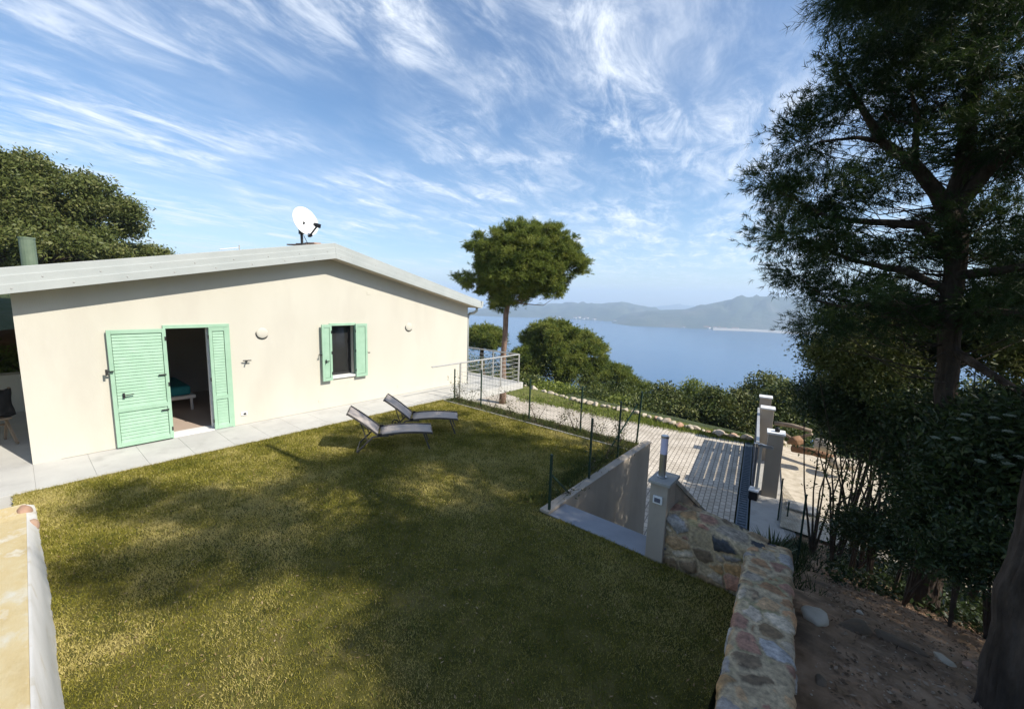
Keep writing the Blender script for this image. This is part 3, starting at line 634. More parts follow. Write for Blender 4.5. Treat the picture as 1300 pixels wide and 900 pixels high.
mm_ = n.new('ShaderNodeMix'); mm_.data_type = 'RGBA'; mm_.blend_type = 'MULTIPLY'; mm_.inputs[0].default_value = 1; l.new(at_.outputs['Color'], mm_.inputs[6]); l.new(rp.outputs[0], mm_.inputs[7]); l.new(mm_.outputs[2], n['Principled BSDF'].inputs['Base Color'])
n['Principled BSDF'].inputs['Roughness'].default_value = .85; b_ = n.new('ShaderNodeBump'); b_.inputs['Distance'].default_value = .012; l.new(ns_.outputs[0], b_.inputs['Height']); l.new(b_.outputs[0], n['Principled BSDF'].inputs['Normal'])
def stone_sweep(name, path, width, zt, zb, seed, parent=None, res=.0085, cell=.17, bulge=.022):
    """path: list of (x, y) centres; zt: top heights along it; the profile goes up one side, across the top and down the other"""
    path = np.array(path, float); seglen = np.r_[0, np.cumsum(np.linalg.norm(np.diff(path, axis=0), axis=1))]; Lw = seglen[-1]
    T = np.arange(0, Lw, res); P = np.c_[np.interp(T, seglen, path[:,0]), np.interp(T, seglen, path[:,1])]; ZT = np.interp(T, seglen, zt)
    d = unit(np.gradient(P, axis=0)); side = np.c_[d[:,1], -d[:,0]]; hw = width/2; rc = .04
    H = max(zt)-zb; prof = []
    for s_ in np.arange(0, H-rc, res): prof.append((-hw, s_-H, -1, 0))
    for a_ in np.linspace(0, 90, 7)[1:-1]: prof.append((-hw+rc-rc*math.cos(R(a_)), -rc+rc*math.sin(R(a_)), -math.cos(R(a_)), math.sin(R(a_))))
    for s_ in np.arange(-hw+rc, hw-rc+1e-6, res): prof.append((s_, 0, 0, 1))
    for a_ in np.linspace(0, 90, 7)[1:-1]: prof.append((hw-rc+rc*math.sin(R(a_)), -rc+rc*math.cos(R(a_)), math.sin(R(a_)), math.cos(R(a_))))
    for s_ in np.arange(rc, H, res): prof.append((hw, -s_, 1, 0))
    prof = np.array(prof); nT, nP = len(T), len(prof)
    base = np.zeros((nT,nP,3)); nrm2 = np.zeros((nT,nP,3))
    base[:,:,:2] = P[:,None,:]+side[:,None,:]*prof[None,:,0,None]; base[:,:,2] = ZT[:,None]+prof[None,:,1]
    nrm2[:,:,:2] = side[:,None,:]*prof[None,:,2,None]; nrm2[:,:,2] = prof[None,:,3]
    V = base.reshape(-1,3); Nn = nrm2.reshape(-1,3)
    wob = .03*np.c_[fbm(V[:,0]*9+V[:,2]*5, V[:,1]*9)-.47, fbm(V[:,1]*9+3, V[:,2]*9)-.47, fbm(V[:,2]*9, V[:,0]*9+V[:,1]*4)-.47]*2+.035*np.c_[fbm(V[:,0]*27+V[:,2]*9, V[:,1]*27)-.47, fbm(V[:,1]*27+3, V[:,2]*27)-.47, fbm(V[:,2]*27, V[:,0]*27+V[:,1]*8)-.47]
    Q = (V+wob)/np.array([1,1,.72])
    rg = np.random.default_rng(seed); lo, hi_ = Q.min(0)-.2, Q.max(0)+.2
    g = np.stack(np.meshgrid(*[np.arange(lo[i], hi_[i], cell) for i in range(3)], indexing='ij'), -1).reshape(-1,3)
    g = g+rg.uniform(-.48,.48,g.shape)*cell
    # keep the seeds lying near the surface so cells are cut as faces
    best = np.full((len(Q),2), 9.0); idx = np.zeros(len(Q), int)
    ck_ = 4000
    for i in range(0, len(Q), ck_):
        q = Q[i:i+ck_]; keep = np.all((g > q.min(0)-cell*2)&(g < q.max(0)+cell*2), axis=1); gi = np.where(keep)[0]
        D2 = ((q[:,None,:]-g[None,gi,:])**2).sum(-1); o2 = np.argpartition(D2, 1, axis=1)[:,:2]
        d1 = np.sqrt(np.take_along_axis(D2, o2, 1)); sw_ = d1[:,0] > d1[:,1]; o2[sw_] = o2[sw_][:,::-1]; d1[sw_] = d1[sw_][:,::-1]
        best[i:i+ck_] = d1; idx[i:i+ck_] = gi[o2[:,0]]
    edge = (best[:,1]-best[:,0])
    gap = .006+.042*fbm(V[:,0]*5+11, V[:,1]*5+V[:,2]*5)
    st = sstep(edge, gap*.75, gap*.75+.010)
    hgt = rg.uniform(.2,1.0,len(g))[idx]
    gone = rg.random(len(g))[idx] < .06; st = np.where(gone, 0, st)
    topf = 1-.72*np.clip(Nn[:,2],0,1)
    dsp = st*(bulge*hgt*topf*(.55+.45*sstep(edge,.02,.10))+.004)+(fbm(V[:,0]*22, V[:,1]*22+V[:,2]*19)-.47)*(.016-.011*np.clip(Nn[:,2],0,1))
    V2 = V+Nn*dsp[:,None]
    cols = PAL[rg.integers(0, len(PAL), len(g))][idx]*(.9+.6*rg.random(len(g))[idx])[:,None]
    mort = np.array([.58,.46,.29])*(1+.5*(fbm(V[:,0]*4, V[:,1]*4+V[:,2]*3)-.47))[:,None]
    moss = sstep(fbm(V[:,0]*6+31, V[:,1]*6+V[:,2]*6), .52,.66)[:,None]; mort = mort*(1-.5*moss)+np.array([.25,.26,.10])*.5*moss
    cols = cols*(1+.9*(fbm(V[:,0]*17+5, V[:,1]*17+V[:,2]*15)-.47))[:,None]
    rim = (1-st)*sstep(edge, gap*.15, gap*.7); mort = mort*(1-.18*rim[:,None])
    gm = cols.mean(axis=1, keepdims=True); cols = cols*.78+gm*.22
    C_ = mort*(1-st[:,None])+cols*st[:,None]
    i = (np.arange(nT-1)[:,None]*nP+np.arange(nP-1)[None,:]).ravel()
    Fc = np.c_[i, i+nP, i+nP+1, i+1]
    o = np_mesh(name, V2, Fc, m_stone, parent, smooth=True, colattr=C_)
    # ends
    for e_ in (0, nT-1):
        pass
    return o
A1 = gz(903,900,.62); A2 = gz(950,694,.50); B1 = gz(1016,900,.62); B2 = gz(1003,692,.50)
n1 = (A1+B1)/2; n2 = (A2+B2)/2; dd = unit((n2-n1)[:2]); n0 = n1[:2]-dd*1.1; n3 = n2[:2]+dd*.12
sw1 = stone_sweep('stone_wall', [n0, n1[:2], n2[:2], n3], .37, [.74,.63,.50,.47], -.35, 3)
tag(sw1, 'low rubble wall of tan and grey stones in mortar running away between lawn and soil bank', 'wall')
sw2 = stone_sweep('stone_wall', [(-1.262,4.56),(-.9,4.545),(n2[0]-.02,n2[1]-.06)], .38, [.58,.58,.50], -.35, 9, bulge=.045, cell=.2)
tag(sw2, 'short rubble wall joining the beige pillar to the end of the long stone wall', 'wall')
mb = MB(); mb.box(n3[0]-.17,n3[1]-.06,-1.2,n3[0]+.17,n3[1]-.01,.40); o = par(mb.build('wall_end', m_grey), sw1); o.matrix_parent_inverse = Matrix.Identity(4)

# lime-stained ramp wall at lower left
rp_ = empty('ramp_wall', (-5,-.3,0), 0, 'pale lime stained sloping wall top at the lower left edge of the lawn', 'wall')
def zline(px_, py_, Y): return gy(px_, py_, Y)
k1, k2 = gy(28,655,-.10), gy(39,900,-.10)
mb = MB(); mb.prism([(-7.9,-.10,-.3),(k2[0]+.9,-.10,-.3),(k2[0]+.9,-.10,k2[2]+.2),(k2[0],-.10,k2[2]),(-7.3,-.10,.10),(-7.9,-.10,.055)], (0,-.75,0)); par(mb.build('slab_top', m_lime, bevel=.01), rp_)
m_pface = mat('pale_stained_face', [(.60,.58,.53),(.68,.66,.62)], 2.6, .9, .004, 50, stains=((.45,.36,.20), 3, .55, .6))
V = []; Fc = []; XS = np.linspace(-7.85, -2.2, 60)
for i, x in enumerate(XS):
    zt_ = np.interp(x, [-7.9,-7.3,k2[0],k2[0]+.9], [.05,.095,k2[2]-.005,k2[2]+.19]); wv = .012*(float(fbm(np.array(x*5.), np.array(3.)))-.47)
    V += [(x,-.101,zt_),(x,-.085+wv,zt_-.004),(x,-.035+wv*2,zt_*.45),(x,.0+wv*3,-.03)]
for i in range(59):
    for j in range(3): a_ = i*4+j; Fc.append((a_,a_+4,a_+5,a_+1))
par(MB().add(V, Fc).build('rendered_face', m_pface, smooth=True), rp_)
for k, (px_, py_, s_, mt) in enumerate(((31,650,.10,'p'),(40,668,.09,'p'),(46,700,.05,'r'),(55,752,.05,'r'),(59,782,.055,'g'),(62,812,.04,'r'))):
    p = gz(px_, py_, .05); nm_ = {'p':m_pinkrock,'r':m_rock,'g':m_grey}[mt]
    bm = bmesh.new(); bmesh.ops.create_icosphere(bm, subdivisions=3, radius=1)
    for v in bm.verts:
        c_ = np.array(v.co); c_ = c_*(1+.35*(float(fbm(np.array(c_[0]*1.8+k*3), np.array(c_[1]*1.8+c_[2]*1.5)))-.47)); v.co = c_*np.array([1.5,.7,.75])*s_
    me = bpy.data.meshes.new('stone'); bm.to_mesh(me); bm.free(); me.materials.append(nm_); o_ = link('stone', me, rp_, smooth=True); o_.location = (p[0]+5, min(p[1],-.02)+.3, .05)

# ---------------------------------------------------------------- foliage helpers
def depth_of(p): return float((np.array(p)-CC)@cf)
def lobe(px_, py_, D, rw, rh, rd=None):
    """an ellipsoidal clump at photo pixel (px, py), D metres away; rw, rh in photo pixels"""
    p = at(px_, py_, D); k = depth_of(p)/515.0; a = rw*k; b = rh*k
    return (p[0], p[1], p[2], a, a if rd is None else rd, b)
def rdirs(n, up=0.0):
    v = NR.normal(size=(n,3)); v[:,2] += up; return unit(v)
def crown_pts(lobes, ncl, per, cr, shell=.35, up=.25, flat=.7):
    lb = np.array([q[:6] for q in lobes]); wt = (lb[:,3]*lb[:,5]+lb[:,3]*lb[:,4]); wt = wt/wt.sum()
    k = NR.choice(len(lb), ncl, p=wt); d = rdirs(ncl, up); r = 1-shell*NR.random(ncl)**1.6
    lump = .86+.28*NR.random(ncl)
    C = lb[k,:3]+d*lb[k][:,3:6]*(r*lump)[:,None]
    P = np.repeat(C, per, axis=0); g = NR.normal(size=P.shape)*np.array([1,1,flat])*cr*.55*NR.uniform(.6,1.3,(len(P),1))
    out = unit(np.repeat(d, per, axis=0)+g/(cr+1e-6)*.5)
    tint = np.repeat(np.clip(NR.normal(.48,.20,ncl)+.12*d[:,2], 0, 1), per)
    return C, P+g, out, np.clip(tint+NR.normal(0,.08,len(P)), 0, 1)
def sublobes(lobes, n, f0=.28, f1=.42, up=.35, minr=.15):
    lb = np.array([q[:6] for q in lobes]); wt = lb[:,3]*lb[:,4]+lb[:,3]*lb[:,5]; k = NR.choice(len(lb), n, p=wt/wt.sum()); d = rdirs(n, up); out = []
    for i in range(n):
        L_ = lb[k[i]]; f = NR.uniform(f0, f1); c = L_[:3]+d[i]*L_[3:6]*(1-f*.75); r_ = max(min(L_[3],L_[5])*1.15*f, minr); out.append((c[0],c[1],c[2],r_*1.2,r_*1.2,r_*.85))
    return out
def leaf_mesh(name, P, out, size, asp, mat_, parent, tint, droop=0.0):
    n = len(P); a = unit(out*.5+NR.normal(size=(n,3))*.8+np.array([0,0,-droop])); b = unit(np.cross(a, NR.normal(size=(n,3))))
    sz = size*NR.uniform(.6,1.35,(n,1)); a = a*sz; b = b*sz*asp
    V = np.stack([P-a, P+b*.9-a*.1, P+a, P-b*.9-a*.1], 1).reshape(-1,3)
    return np_mesh(name, V, np.arange(4*n).reshape(-1,4), mat_, parent, tint)
def needle_mesh(name, P, out, n_, length, width, mat_, parent, tint, twig=.06):
    m_ = len(P); B = np.repeat(P, n_, axis=0); O = np.repeat(out, n_, axis=0)
    B = B+O*NR.uniform(-twig, twig, (len(B),1))
    d = unit(O*.75+NR.normal(size=B.shape)*.62); l_ = length*NR.uniform(.7,1.2,(len(B),1))
    s_ = unit(np.cross(d, NR.normal(size=B.shape)))*width*.5
    V = np.stack([B-s_, B+s_, B+d*l_], 1).reshape(-1,3)
    return np_mesh(name, V, np.arange(3*len(B)).reshape(-1,3), mat_, parent, np.repeat(tint, n_))
def limbs(mb_, trunk, C, every, r0_=.03, sides=5, sag=.1, tmin=.3):
    tr = np.array(trunk)
    for c in C[::every]:
        hz = c[2]-NR.uniform(.15,.5)*max(.3, np.linalg.norm((c-tr[-1])[:2]))
        z_ = np.clip(hz, tr[0,2]+(tr[-1,2]-tr[0,2])*tmin, tr[-1,2]); k = np.argsort(tr[:,2]); o_ = np.array([np.interp(z_, tr[k,2], tr[k,i]) for i in range(3)])
        v = c-o_; Ln = np.linalg.norm(v); pts = []
        j = NR.normal(size=(4,3))*Ln*.05; j[0] = 0
        for q, t_ in enumerate((0,.35,.7,1)): pts.append(o_+v*t_+j[q]+np.array([0,0,-sag*Ln*math.sin(t_*math.pi)]))
        rr_ = min(r0_*(.5+.5*Ln/2.5), r0_*2); mb_.tube(pts, [rr_, rr_*.7, rr_*.42, rr_*.12], sides, cap=False)
def bark_tube(mb_, TP, TR, seed=0):
    L_ = np.r_[0, np.cumsum(np.linalg.norm(np.diff(TP, axis=0), axis=1))]; n1 = int(L_[-1]/.035); T_ = np.linspace(0, L_[-1], n1); P = np.c_[[np.interp(T_, L_, TP[:,i]) for i in range(3)]].T; Rr = np.interp(T_, L_, TR)
    N_ = 56; b0_ = len(mb_.v); d = unit(np.gradient(P, axis=0)); x = unit(np.cross(d, np.array([0,1.,0]))); y = np.cross(x, d); ang = np.arange(N_)/N_*2*math.pi
    A, TT = np.meshgrid(ang, T_); u_ = np.cos(A)*2.2; v_ = np.sin(A)*2.2
    ridge_ = np.abs(fbm(u_*2.2+seed+TT*.9, v_*2.2+TT*1.1)-.47)*4; fl = fbm(u_*5+9, v_*5+TT*6)
    rad = Rr[:,None]*(.93+.20*np.clip(ridge_,0,1)+.07*(fl-.47)); V = P[:,None,:]+(x[:,None,:]*np.cos(A)[:,:,None]+y[:,None,:]*np.sin(A)[:,:,None])*rad[:,:,None]
    mb_.v += [tuple(q) for q in V.reshape(-1,3)]
    for i in range(n1-1):
        for j in range(N_): mb_.f.append((b0_+i*N_+j, b0_+i*N_+(j+1)%N_, b0_+(i+1)*N_+(j+1)%N_, b0_+(i+1)*N_+j)); mb_.mi.append(0)
def tree(name, label, cat, trunk, tr_r, lobes, ncl, per, cr, kind, lsize, mats, group=None, every=3, limb_r=.03, shell=.35, up=.25, nn_=10, nw=.012, flat=.7, tmin=.3, extra=None, sides=9, twig=.06, aspect=.45):
    root = empty(name, trunk[0], 0, label, cat, group); ro_ = np.array(trunk[0], float)
    mb_ = MB(); T_ = [np.array(p, float) for p in trunk]
    # refine the trunk so that it wanders a little
    seg = np.array(T_); tt = np.linspace(0, len(seg)-1, (len(seg)-1)*4+1); TP = np.c_[[np.interp(tt, range(len(seg)), seg[:,i]) for i in range(3)]].T
    TR = np.interp(tt, range(len(seg)), tr_r); TP[1:-1,:2] += NR.normal(size=(len(TP)-2,2))*TR[1:-1,None]*.12
    if sides >= 12: bark_tube(mb_, TP, TR, len(name))
    else: mb_.tube(TP, TR*(1+.05*NR.normal(size=len(TR))), sides)
    C, P, out, tint = crown_pts(lobes, ncl, per, cr, shell, up, flat)
    if extra: 
        for pts, rr_ in extra: mb_.tube(pts, rr_, 7, cap=False)
    if every: limbs(mb_, TP, C, every, limb_r, 5, tmin=tmin)
    mb_.v = [tuple(np.array(p)-ro_) for p in mb_.v]; mb_.build('trunk', mats[0], root, smooth=True)
    P = P-ro_
    if kind == 'needle': needle_mesh('crown', P, out, nn_, lsize, nw, mats[1], root, tint, twig)
    else: leaf_mesh('crown', P, out, lsize, aspect, mats[1], root, tint)
    return root
def bush(name, label, cat, base, lobes, ncl, per, cr, lsize, mat_, group=None, stems=5, up=.35, shell=.6, asp=.45):
    root = empty(name, base, 0, label, cat, group); b_ = np.array(base, float)
    C, P, out, tint = crown_pts(lobes, ncl, per, cr, shell, up)
    mb_ = MB()
    for c in C[:stems*3:3]:
        v = c-b_; mb_.tube([b_*1.0-b_, v*.4+NR.normal(size=3)*.06, v], [.016*(.5+np.linalg.norm(v)/3), .012, .005], 5, cap=False)
    mb_.build('stems', m_twig, root); leaf_mesh('foliage', P-b_, out, lsize, asp, mat_, root, tint); return root
def rock(name, label, cat, loc, size, mat_, group=None, seed=0, sq=(1,1,.7), rz=0, sub=3):
    bm = bmesh.new(); bmesh.ops.create_icosphere(bm, subdivisions=sub, radius=1)
    rg = np.random.default_rng(seed); pl = unit(rg.normal(size=(14,3))); ds = rg.uniform(.58,.9,14)
    for v in bm.verts:
        p = np.array(v.co)
        for a_, d_ in zip(pl, ds):
            k = p@a_
            if k > d_: p = p-a_*(k-d_)*.97
        p = p*(1+.22*(float(fbm(np.array(p[0]*2.6+seed), np.array(p[1]*2.6+p[2]*2.1)))-.47)); v.co = p*np.array(sq)*size
    me = bpy.data.meshes.new(name); bm.to_mesh(me); bm.free(); me.materials.append(mat_); o_ = link(name, me, None, smooth=True)
    o_.location = loc; o_.rotation_euler = (0,0,rz); tag(o_, label, cat, group); return o_
VEG = True
# ---------------------------------------------------------------- trees by the drive and beyond it
b0 = gz(638,512,ZD); D0 = math.hypot(b0[0], b0[1])
t_top = at(652,360,D0)
tree('umbrella_pine', 'tall umbrella pine with bare reddish trunk rising beside the terrace railing', 'tree',
     [(b0[0],b0[1],-2.1), at(639,455,D0), at(643,400,D0), at(650,350,D0)], [.17,.13,.115,.07],
     sublobes([lobe(640,318,D0,38,26,1.6), lobe(690,312,D0,40,24,1.6), lobe(665,300,D0,42,18,1.5), lobe(612,322,D0,24,22,1.0), lobe(720,332,D0,26,24,1.1), lobe(660,345,D0,62,30,2.0), lobe(596,354,D0,22,10,.6), lobe(690,362,D0,34,20,1.2), lobe(640,368,D0,34,22,1.2), lobe(672,385,D0,16,10,.5), lobe(630,392,D0,10,8,.4)], 190, .26, .40, up=.12)+[lobe(596,354,D0,20,8,.6), lobe(664,318,D0,54,26,1.9), lobe(700,330,D0,38,26,1.5), lobe(660,352,D0,52,26,1.7)], 1900, 46, .18, 'needle', .12, (m_bark, m_pine), every=14, limb_r=.035, shell=.45, nn_=9, nw=.016, tmin=.75, twig=.05)
tree('umbrella_pine', 'small round umbrella pine seen between the house corner and the tall trunk', 'tree',
     [at(613,480,34), at(612,455,34), at(612,436,34)], [.25,.2,.12], [lobe(616,428,34,24,14,1.6), lobe(603,430,34,14,12,1.0), lobe(628,432,34,12,10,1)], 420, 16, .28, 'needle', .2, (m_bark, m_pine), every=9, limb_r=.05, nn_=8, nw=.03, tmin=.3, group='umbrella pines below the house')
tree('umbrella_pine', 'broad dark umbrella pine with domed crown against the bay', 'tree',
     [at(712,520,27), at(708,480,27), at(706,445,27)], [.3,.26,.15],
     sublobes([lobe(705,432,27,42,22,2.2), lobe(672,440,27,26,20,1.5), lobe(740,448,27,30,24,1.7), lobe(700,455,26.5,52,24,2.5), lobe(755,462,27,16,10,1), lobe(668,462,26.5,20,18,1.2), lobe(725,470,26.3,34,16,1.4)], 90),
     1100, 50, .27, 'needle', .16, (m_bark, m_pine), every=10, limb_r=.05, shell=.5, nn_=9, nw=.024, tmin=.3, group='umbrella pines below the house')
tree('umbrella_pine', 'lower umbrella pine spreading below the domed pine towards the sea', 'tree',
     [at(790,535,30), at(788,505,30), at(786,485,30)], [.3,.24,.15],
     sublobes([lobe(780,480,30,26,16,1.8), lobe(805,494,30,20,14,1.4), lobe(760,492,29.5,28,16,1.4), lobe(790,508,29,32,16,1.4)], 45), 1000, 16, .30, 'needle', .18, (m_bark, m_pine), every=24, limb_r=.04, nn_=8, nw=.027, group='umbrella pines below the house')
tree('holm_oak', 'large dense oak rising behind the left end of the roof', 'tree',
     [at(40,360,26), at(42,320,26), at(45,280,26)], [.4,.32,.2],
     sublobes([lobe(40,258,26,50,50,3.5), lobe(0,240,26,40,52,3.5), lobe(80,272,26,38,34,3), lobe(108,298,25.5,32,20,2.2), lobe(60,310,25,60,26,3), lobe(-40,290,26,60,80,4), lobe(0,186,26,12,14,1)], 130, .2, .36),
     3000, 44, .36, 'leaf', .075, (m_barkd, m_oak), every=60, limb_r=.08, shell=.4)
tree('holm_oak', 'low olive green treetop just showing over the roof right of the large oak', 'tree',
     [at(172,365,28), at(172,340,28), at(172,330,28)], [.25,.2,.1], [lobe(165,325,28,28,11,1.6), lobe(190,324,28,11,9,1), lobe(140,328,28,24,14,1.6)], 700, 40, .3, 'leaf', .075, (m_barkd, m_oak), every=30, limb_r=.04)
BL = [  # x, y(top), halfwidth px, D, label
 (655,470,34,24,'scrubby bush filling the gap right of the tall pine trunk',m_bush),(700,488,34,22.5,'olive green shrub below the domed pine behind the pale boulders',m_bushl),(745,496,30,22.5,'mid green shrub on the verge below the broad pine',m_bush),
 (785,505,26,22,'yellowish shrub left of the dark bushes by the bay',m_bushl),(812,512,22,21.5,'small grey green shrub where the pines end',m_bush),
 (845,488,24,24,'dark upright bush standing against the water',m_bush),(880,484,20,25,'feathery bush second from the left in the dark row against the water',m_pine),(908,492,24,23,'rounded dark bush in the middle of the row against the water',m_bush),
 (940,494,26,24,'brownish green bush right of the middle of the row against the water',m_oak),(975,474,30,25,'tall olive green bush at the right end of the water view',m_oak),(1000,486,30,22,'bright edged bush beside the tall bush near the gate pillars',m_bush),
 (1050,484,34,27,'broad dark bush beyond the gravel road behind the logs',m_bush),(1110,492,44,25,'dark bush half hidden by the big right pine trunk',m_bush),(1180,482,44,24,'sunlit green bush glimpsed right of the pine trunk',m_bushl),(1260,478,50,24,'shady bush at the right edge beyond the gravel road',m_bush)]
for k, (x, y, w_, D, lab, mt) in enumerate(BL):
    g0 = at(x, 545, D); zb = min(ter(g0[0], g0[1]), -2.0); k_ = depth_of(at(x,y,D))/515; r_ = w_*k_
    top = at(x, y, D); H = top[2]-zb; base = (top[0], top[1], zb-.1)
    lb = [(top[0],top[1],top[2]-r_*.7,r_*.75,r_*.75,r_*.7), (top[0]-r_*.5*cr[0],top[1]-r_*.5*cr[1],top[2]-r_*1.3,r_*.7,r_*.7,r_*.8), (top[0]+r_*.5*cr[0],top[1]+r_*.5*cr[1],top[2]-r_*1.4,r_*.75,r_*.75,r_*.8), (top[0],top[1],zb+H*.3,r_*.95,r_*.95,H*.32)]
    bush('maquis_shrub', lab, 'shrub', base, lb, 520, 22, .34, .085 if mt is not m_pine else .07, mt)
# far wood clothing the slope below
def scrub():
    Ps = []; Ds = []; Ts = []; Zs = []
    for n_, d0, d1, per, ls in ((1100, .9, 22, 230, .055), (1500, 18, 55, 90, .12), (3200, 45, 140, 46, .26)):
        x = NR.uniform(-34-d0*1.2, 28+d0*.9, n_); d = d0+(d1-d0)*NR.random(n_); y = 18.6-(x+4)*.08+d; z = terr_cut(x, y); sz = NR.uniform(.8,1.9,n_)*(1+.006*d)
        C = np.c_[x,y,z+sz*.3]; P = np.repeat(C, per, 0); dr = rdirs(len(P), .5); lump = .7+.5*fbm(dr[:,0]*2.5+np.repeat(x,per), dr[:,1]*2.5+dr[:,2]*2+np.repeat(y,per))
        P = P+dr*np.repeat(sz,per)[:,None]*np.array([1,1,.8])*(lump*(1-.35*NR.random(len(P))**2))[:,None]
        Ps.append(P); Ds.append(dr); Ts.append(np.clip(np.repeat(NR.normal(.45,.22,n_), per)+.1*dr[:,2],0,1)); Zs.append(np.full(len(P), ls))
    o_ = leaf_mesh('hillside_wood', np.concatenate(Ps), np.concatenate(Ds), np.concatenate(Zs)[:,None], .55, m_bush, None, np.concatenate(Ts)); tag(o_, 'dense maquis covering the slope down to the sea', 'undergrowth', None, 'stuff')
scrub()

# ---------------------------------------------------------------- the shaded right side
Dt = 6.9
tb = at(1186,690,Dt); tb = np.array([tb[0], tb[1], soil(tb[0], tb[1])-.1])
TK = [tb, at(1196,600,Dt), at(1205,460,Dt), at(1210,360,Dt), at(1215,260,Dt), at(1228,170,Dt), at(1240,60,Dt), at(1250,-80,Dt)]
def LP(pts): return [at(a_, b_, d_) for a_, b_, d_ in pts]
EX = [(LP([(1213,290,6.9),(1190,245,6.7),(1160,208,6.5),(1120,180,6.3),(1090,130,6.1),(1070,95,6.0)]), [.09,.075,.06,.045,.03,.012]),
      (LP([(1208,330,6.9),(1170,285,6.6),(1100,282,6.3),(1050,276,6.0),(985,240,5.8)]), [.06,.05,.035,.022,.008]),
      (LP([(1205,370,6.9),(1150,345,6.6),(1080,330,6.3),(1010,300,6.1)]), [.055,.04,.025,.008]),
      (LP([(1202,420,6.9),(1140,385,6.4),(1070,390,6.1),(1030,380,6.0)]), [.05,.035,.02,.008]),
      (LP([(1218,260,6.9),(1255,215,6.8),(1290,185,6.6),(1340,160,6.5)]), [.08,.065,.05,.03]),
      (LP([(1208,350,6.9),(1260,345,6.6),(1320,335,6.3)]), [.06,.045,.03]),
      (LP([(1206,400,6.9),(1250,395,6.5),(1330,400,6.2)]), [.05,.04,.03]),
      (LP([(1120,180,6.3),(1090,175,6.0),(1040,180,5.8)]), [.03,.02,.008]),
      (LP([(1160,208,6.5),(1165,150,6.3),(1150,90,6.1)]), [.035,.025,.008]),
      (LP([(1203,440,6.9),(1250,470,6.6),(1300,500,6.4)]), [.05,.04,.03])]
LB = [lobe(1075,120,6.2,44,44,.9), lobe(1020,180,6.2,34,34,.8), lobe(985,235,6.0,32,24,.7), lobe(1040,250,6.2,50,34,.9), lobe(1000,300,6.0,34,24,.8), lobe(1060,310,6.3,48,30,.9),
      lobe(1010,345,6.1,28,22,.7), lobe(1070,370,6.2,48,28,.9), lobe(1050,410,6.2,32,22,.8), lobe(1120,60,6.4,50,50,1.1), lobe(1160,130,6.6,60,50,1.2), lobe(1130,220,6.7,50,40,1.1),
      lobe(1180,20,6.6,70,50,1.3), lobe(1250,80,6.8,60,60,1.3), lobe(1270,180,6.8,60,50,1.2), lobe(1150,320,7.0,50,40,1.1), lobe(1250,290,7.0,60,40,1.2), lobe(1140,400,6.8,50,34,1.0), lobe(1260,390,6.8,60,40,1.1),
      lobe(1200,-90,6.8,90,70,1.6), lobe(1120,-60,6.8,70,60,1.6), lobe(1300,-40,7,90,90,1.8), lobe(1330,150,7,70,90,1.6), lobe(1330,330,7.2,70,90,1.5)]
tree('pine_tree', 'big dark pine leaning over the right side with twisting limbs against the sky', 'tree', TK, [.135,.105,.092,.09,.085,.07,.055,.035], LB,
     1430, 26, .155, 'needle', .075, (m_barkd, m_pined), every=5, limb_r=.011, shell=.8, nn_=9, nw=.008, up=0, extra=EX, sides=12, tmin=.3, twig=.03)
# trunk at the right edge, its unseen crown lobes placed to shade chosen lawn spots
def overhead(x, y, h, r_, rh=.5):
    p = gz(x, y, 0)+SUNV*(h/math.sin(SUN_EL)); return (p[0], p[1], p[2], r_, r_, rh)
SHADE = [overhead(*q) for q in ((150,632,7.4,.45),(240,640,7.4,.55),(340,640,7.5,.7),(200,725,7.2,.5),(120,720,7.0,.3),(300,700,7.2,.5),(400,690,7.0,.6),(500,700,6.8,.55),
   (580,680,6.8,.7),(580,790,6.4,.45),(640,840,6.2,.5),(700,770,6.4,.6),(760,850,6.0,.6),(620,895,6.0,.35),(860,880,5.8,.5),(850,780,6.0,.5),(430,600,7.6,.6))]
Dn = 4.05; nb = at(1286,862,Dn); nb = np.array([nb[0], nb[1], soil(nb[0], nb[1])-.1])
TN2 = [nb, at(1302,760,Dn), at(1334,600,Dn+.05), at(1375,400,Dn+.1), at(1400,150,Dn+.2), at(1400,-150,Dn+.4), at(1360,-700,Dn+.6)]
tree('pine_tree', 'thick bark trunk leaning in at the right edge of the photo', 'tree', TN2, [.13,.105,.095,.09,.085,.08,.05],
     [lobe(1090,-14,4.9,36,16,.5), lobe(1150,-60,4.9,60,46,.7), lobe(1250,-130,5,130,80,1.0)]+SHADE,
     1150, 22, .20, 'needle', .11, (m_barkd, m_pined), every=24, limb_r=.018, shell=.8, nn_=10, nw=.005, up=0, sides=16, tmin=.6, twig=.05)
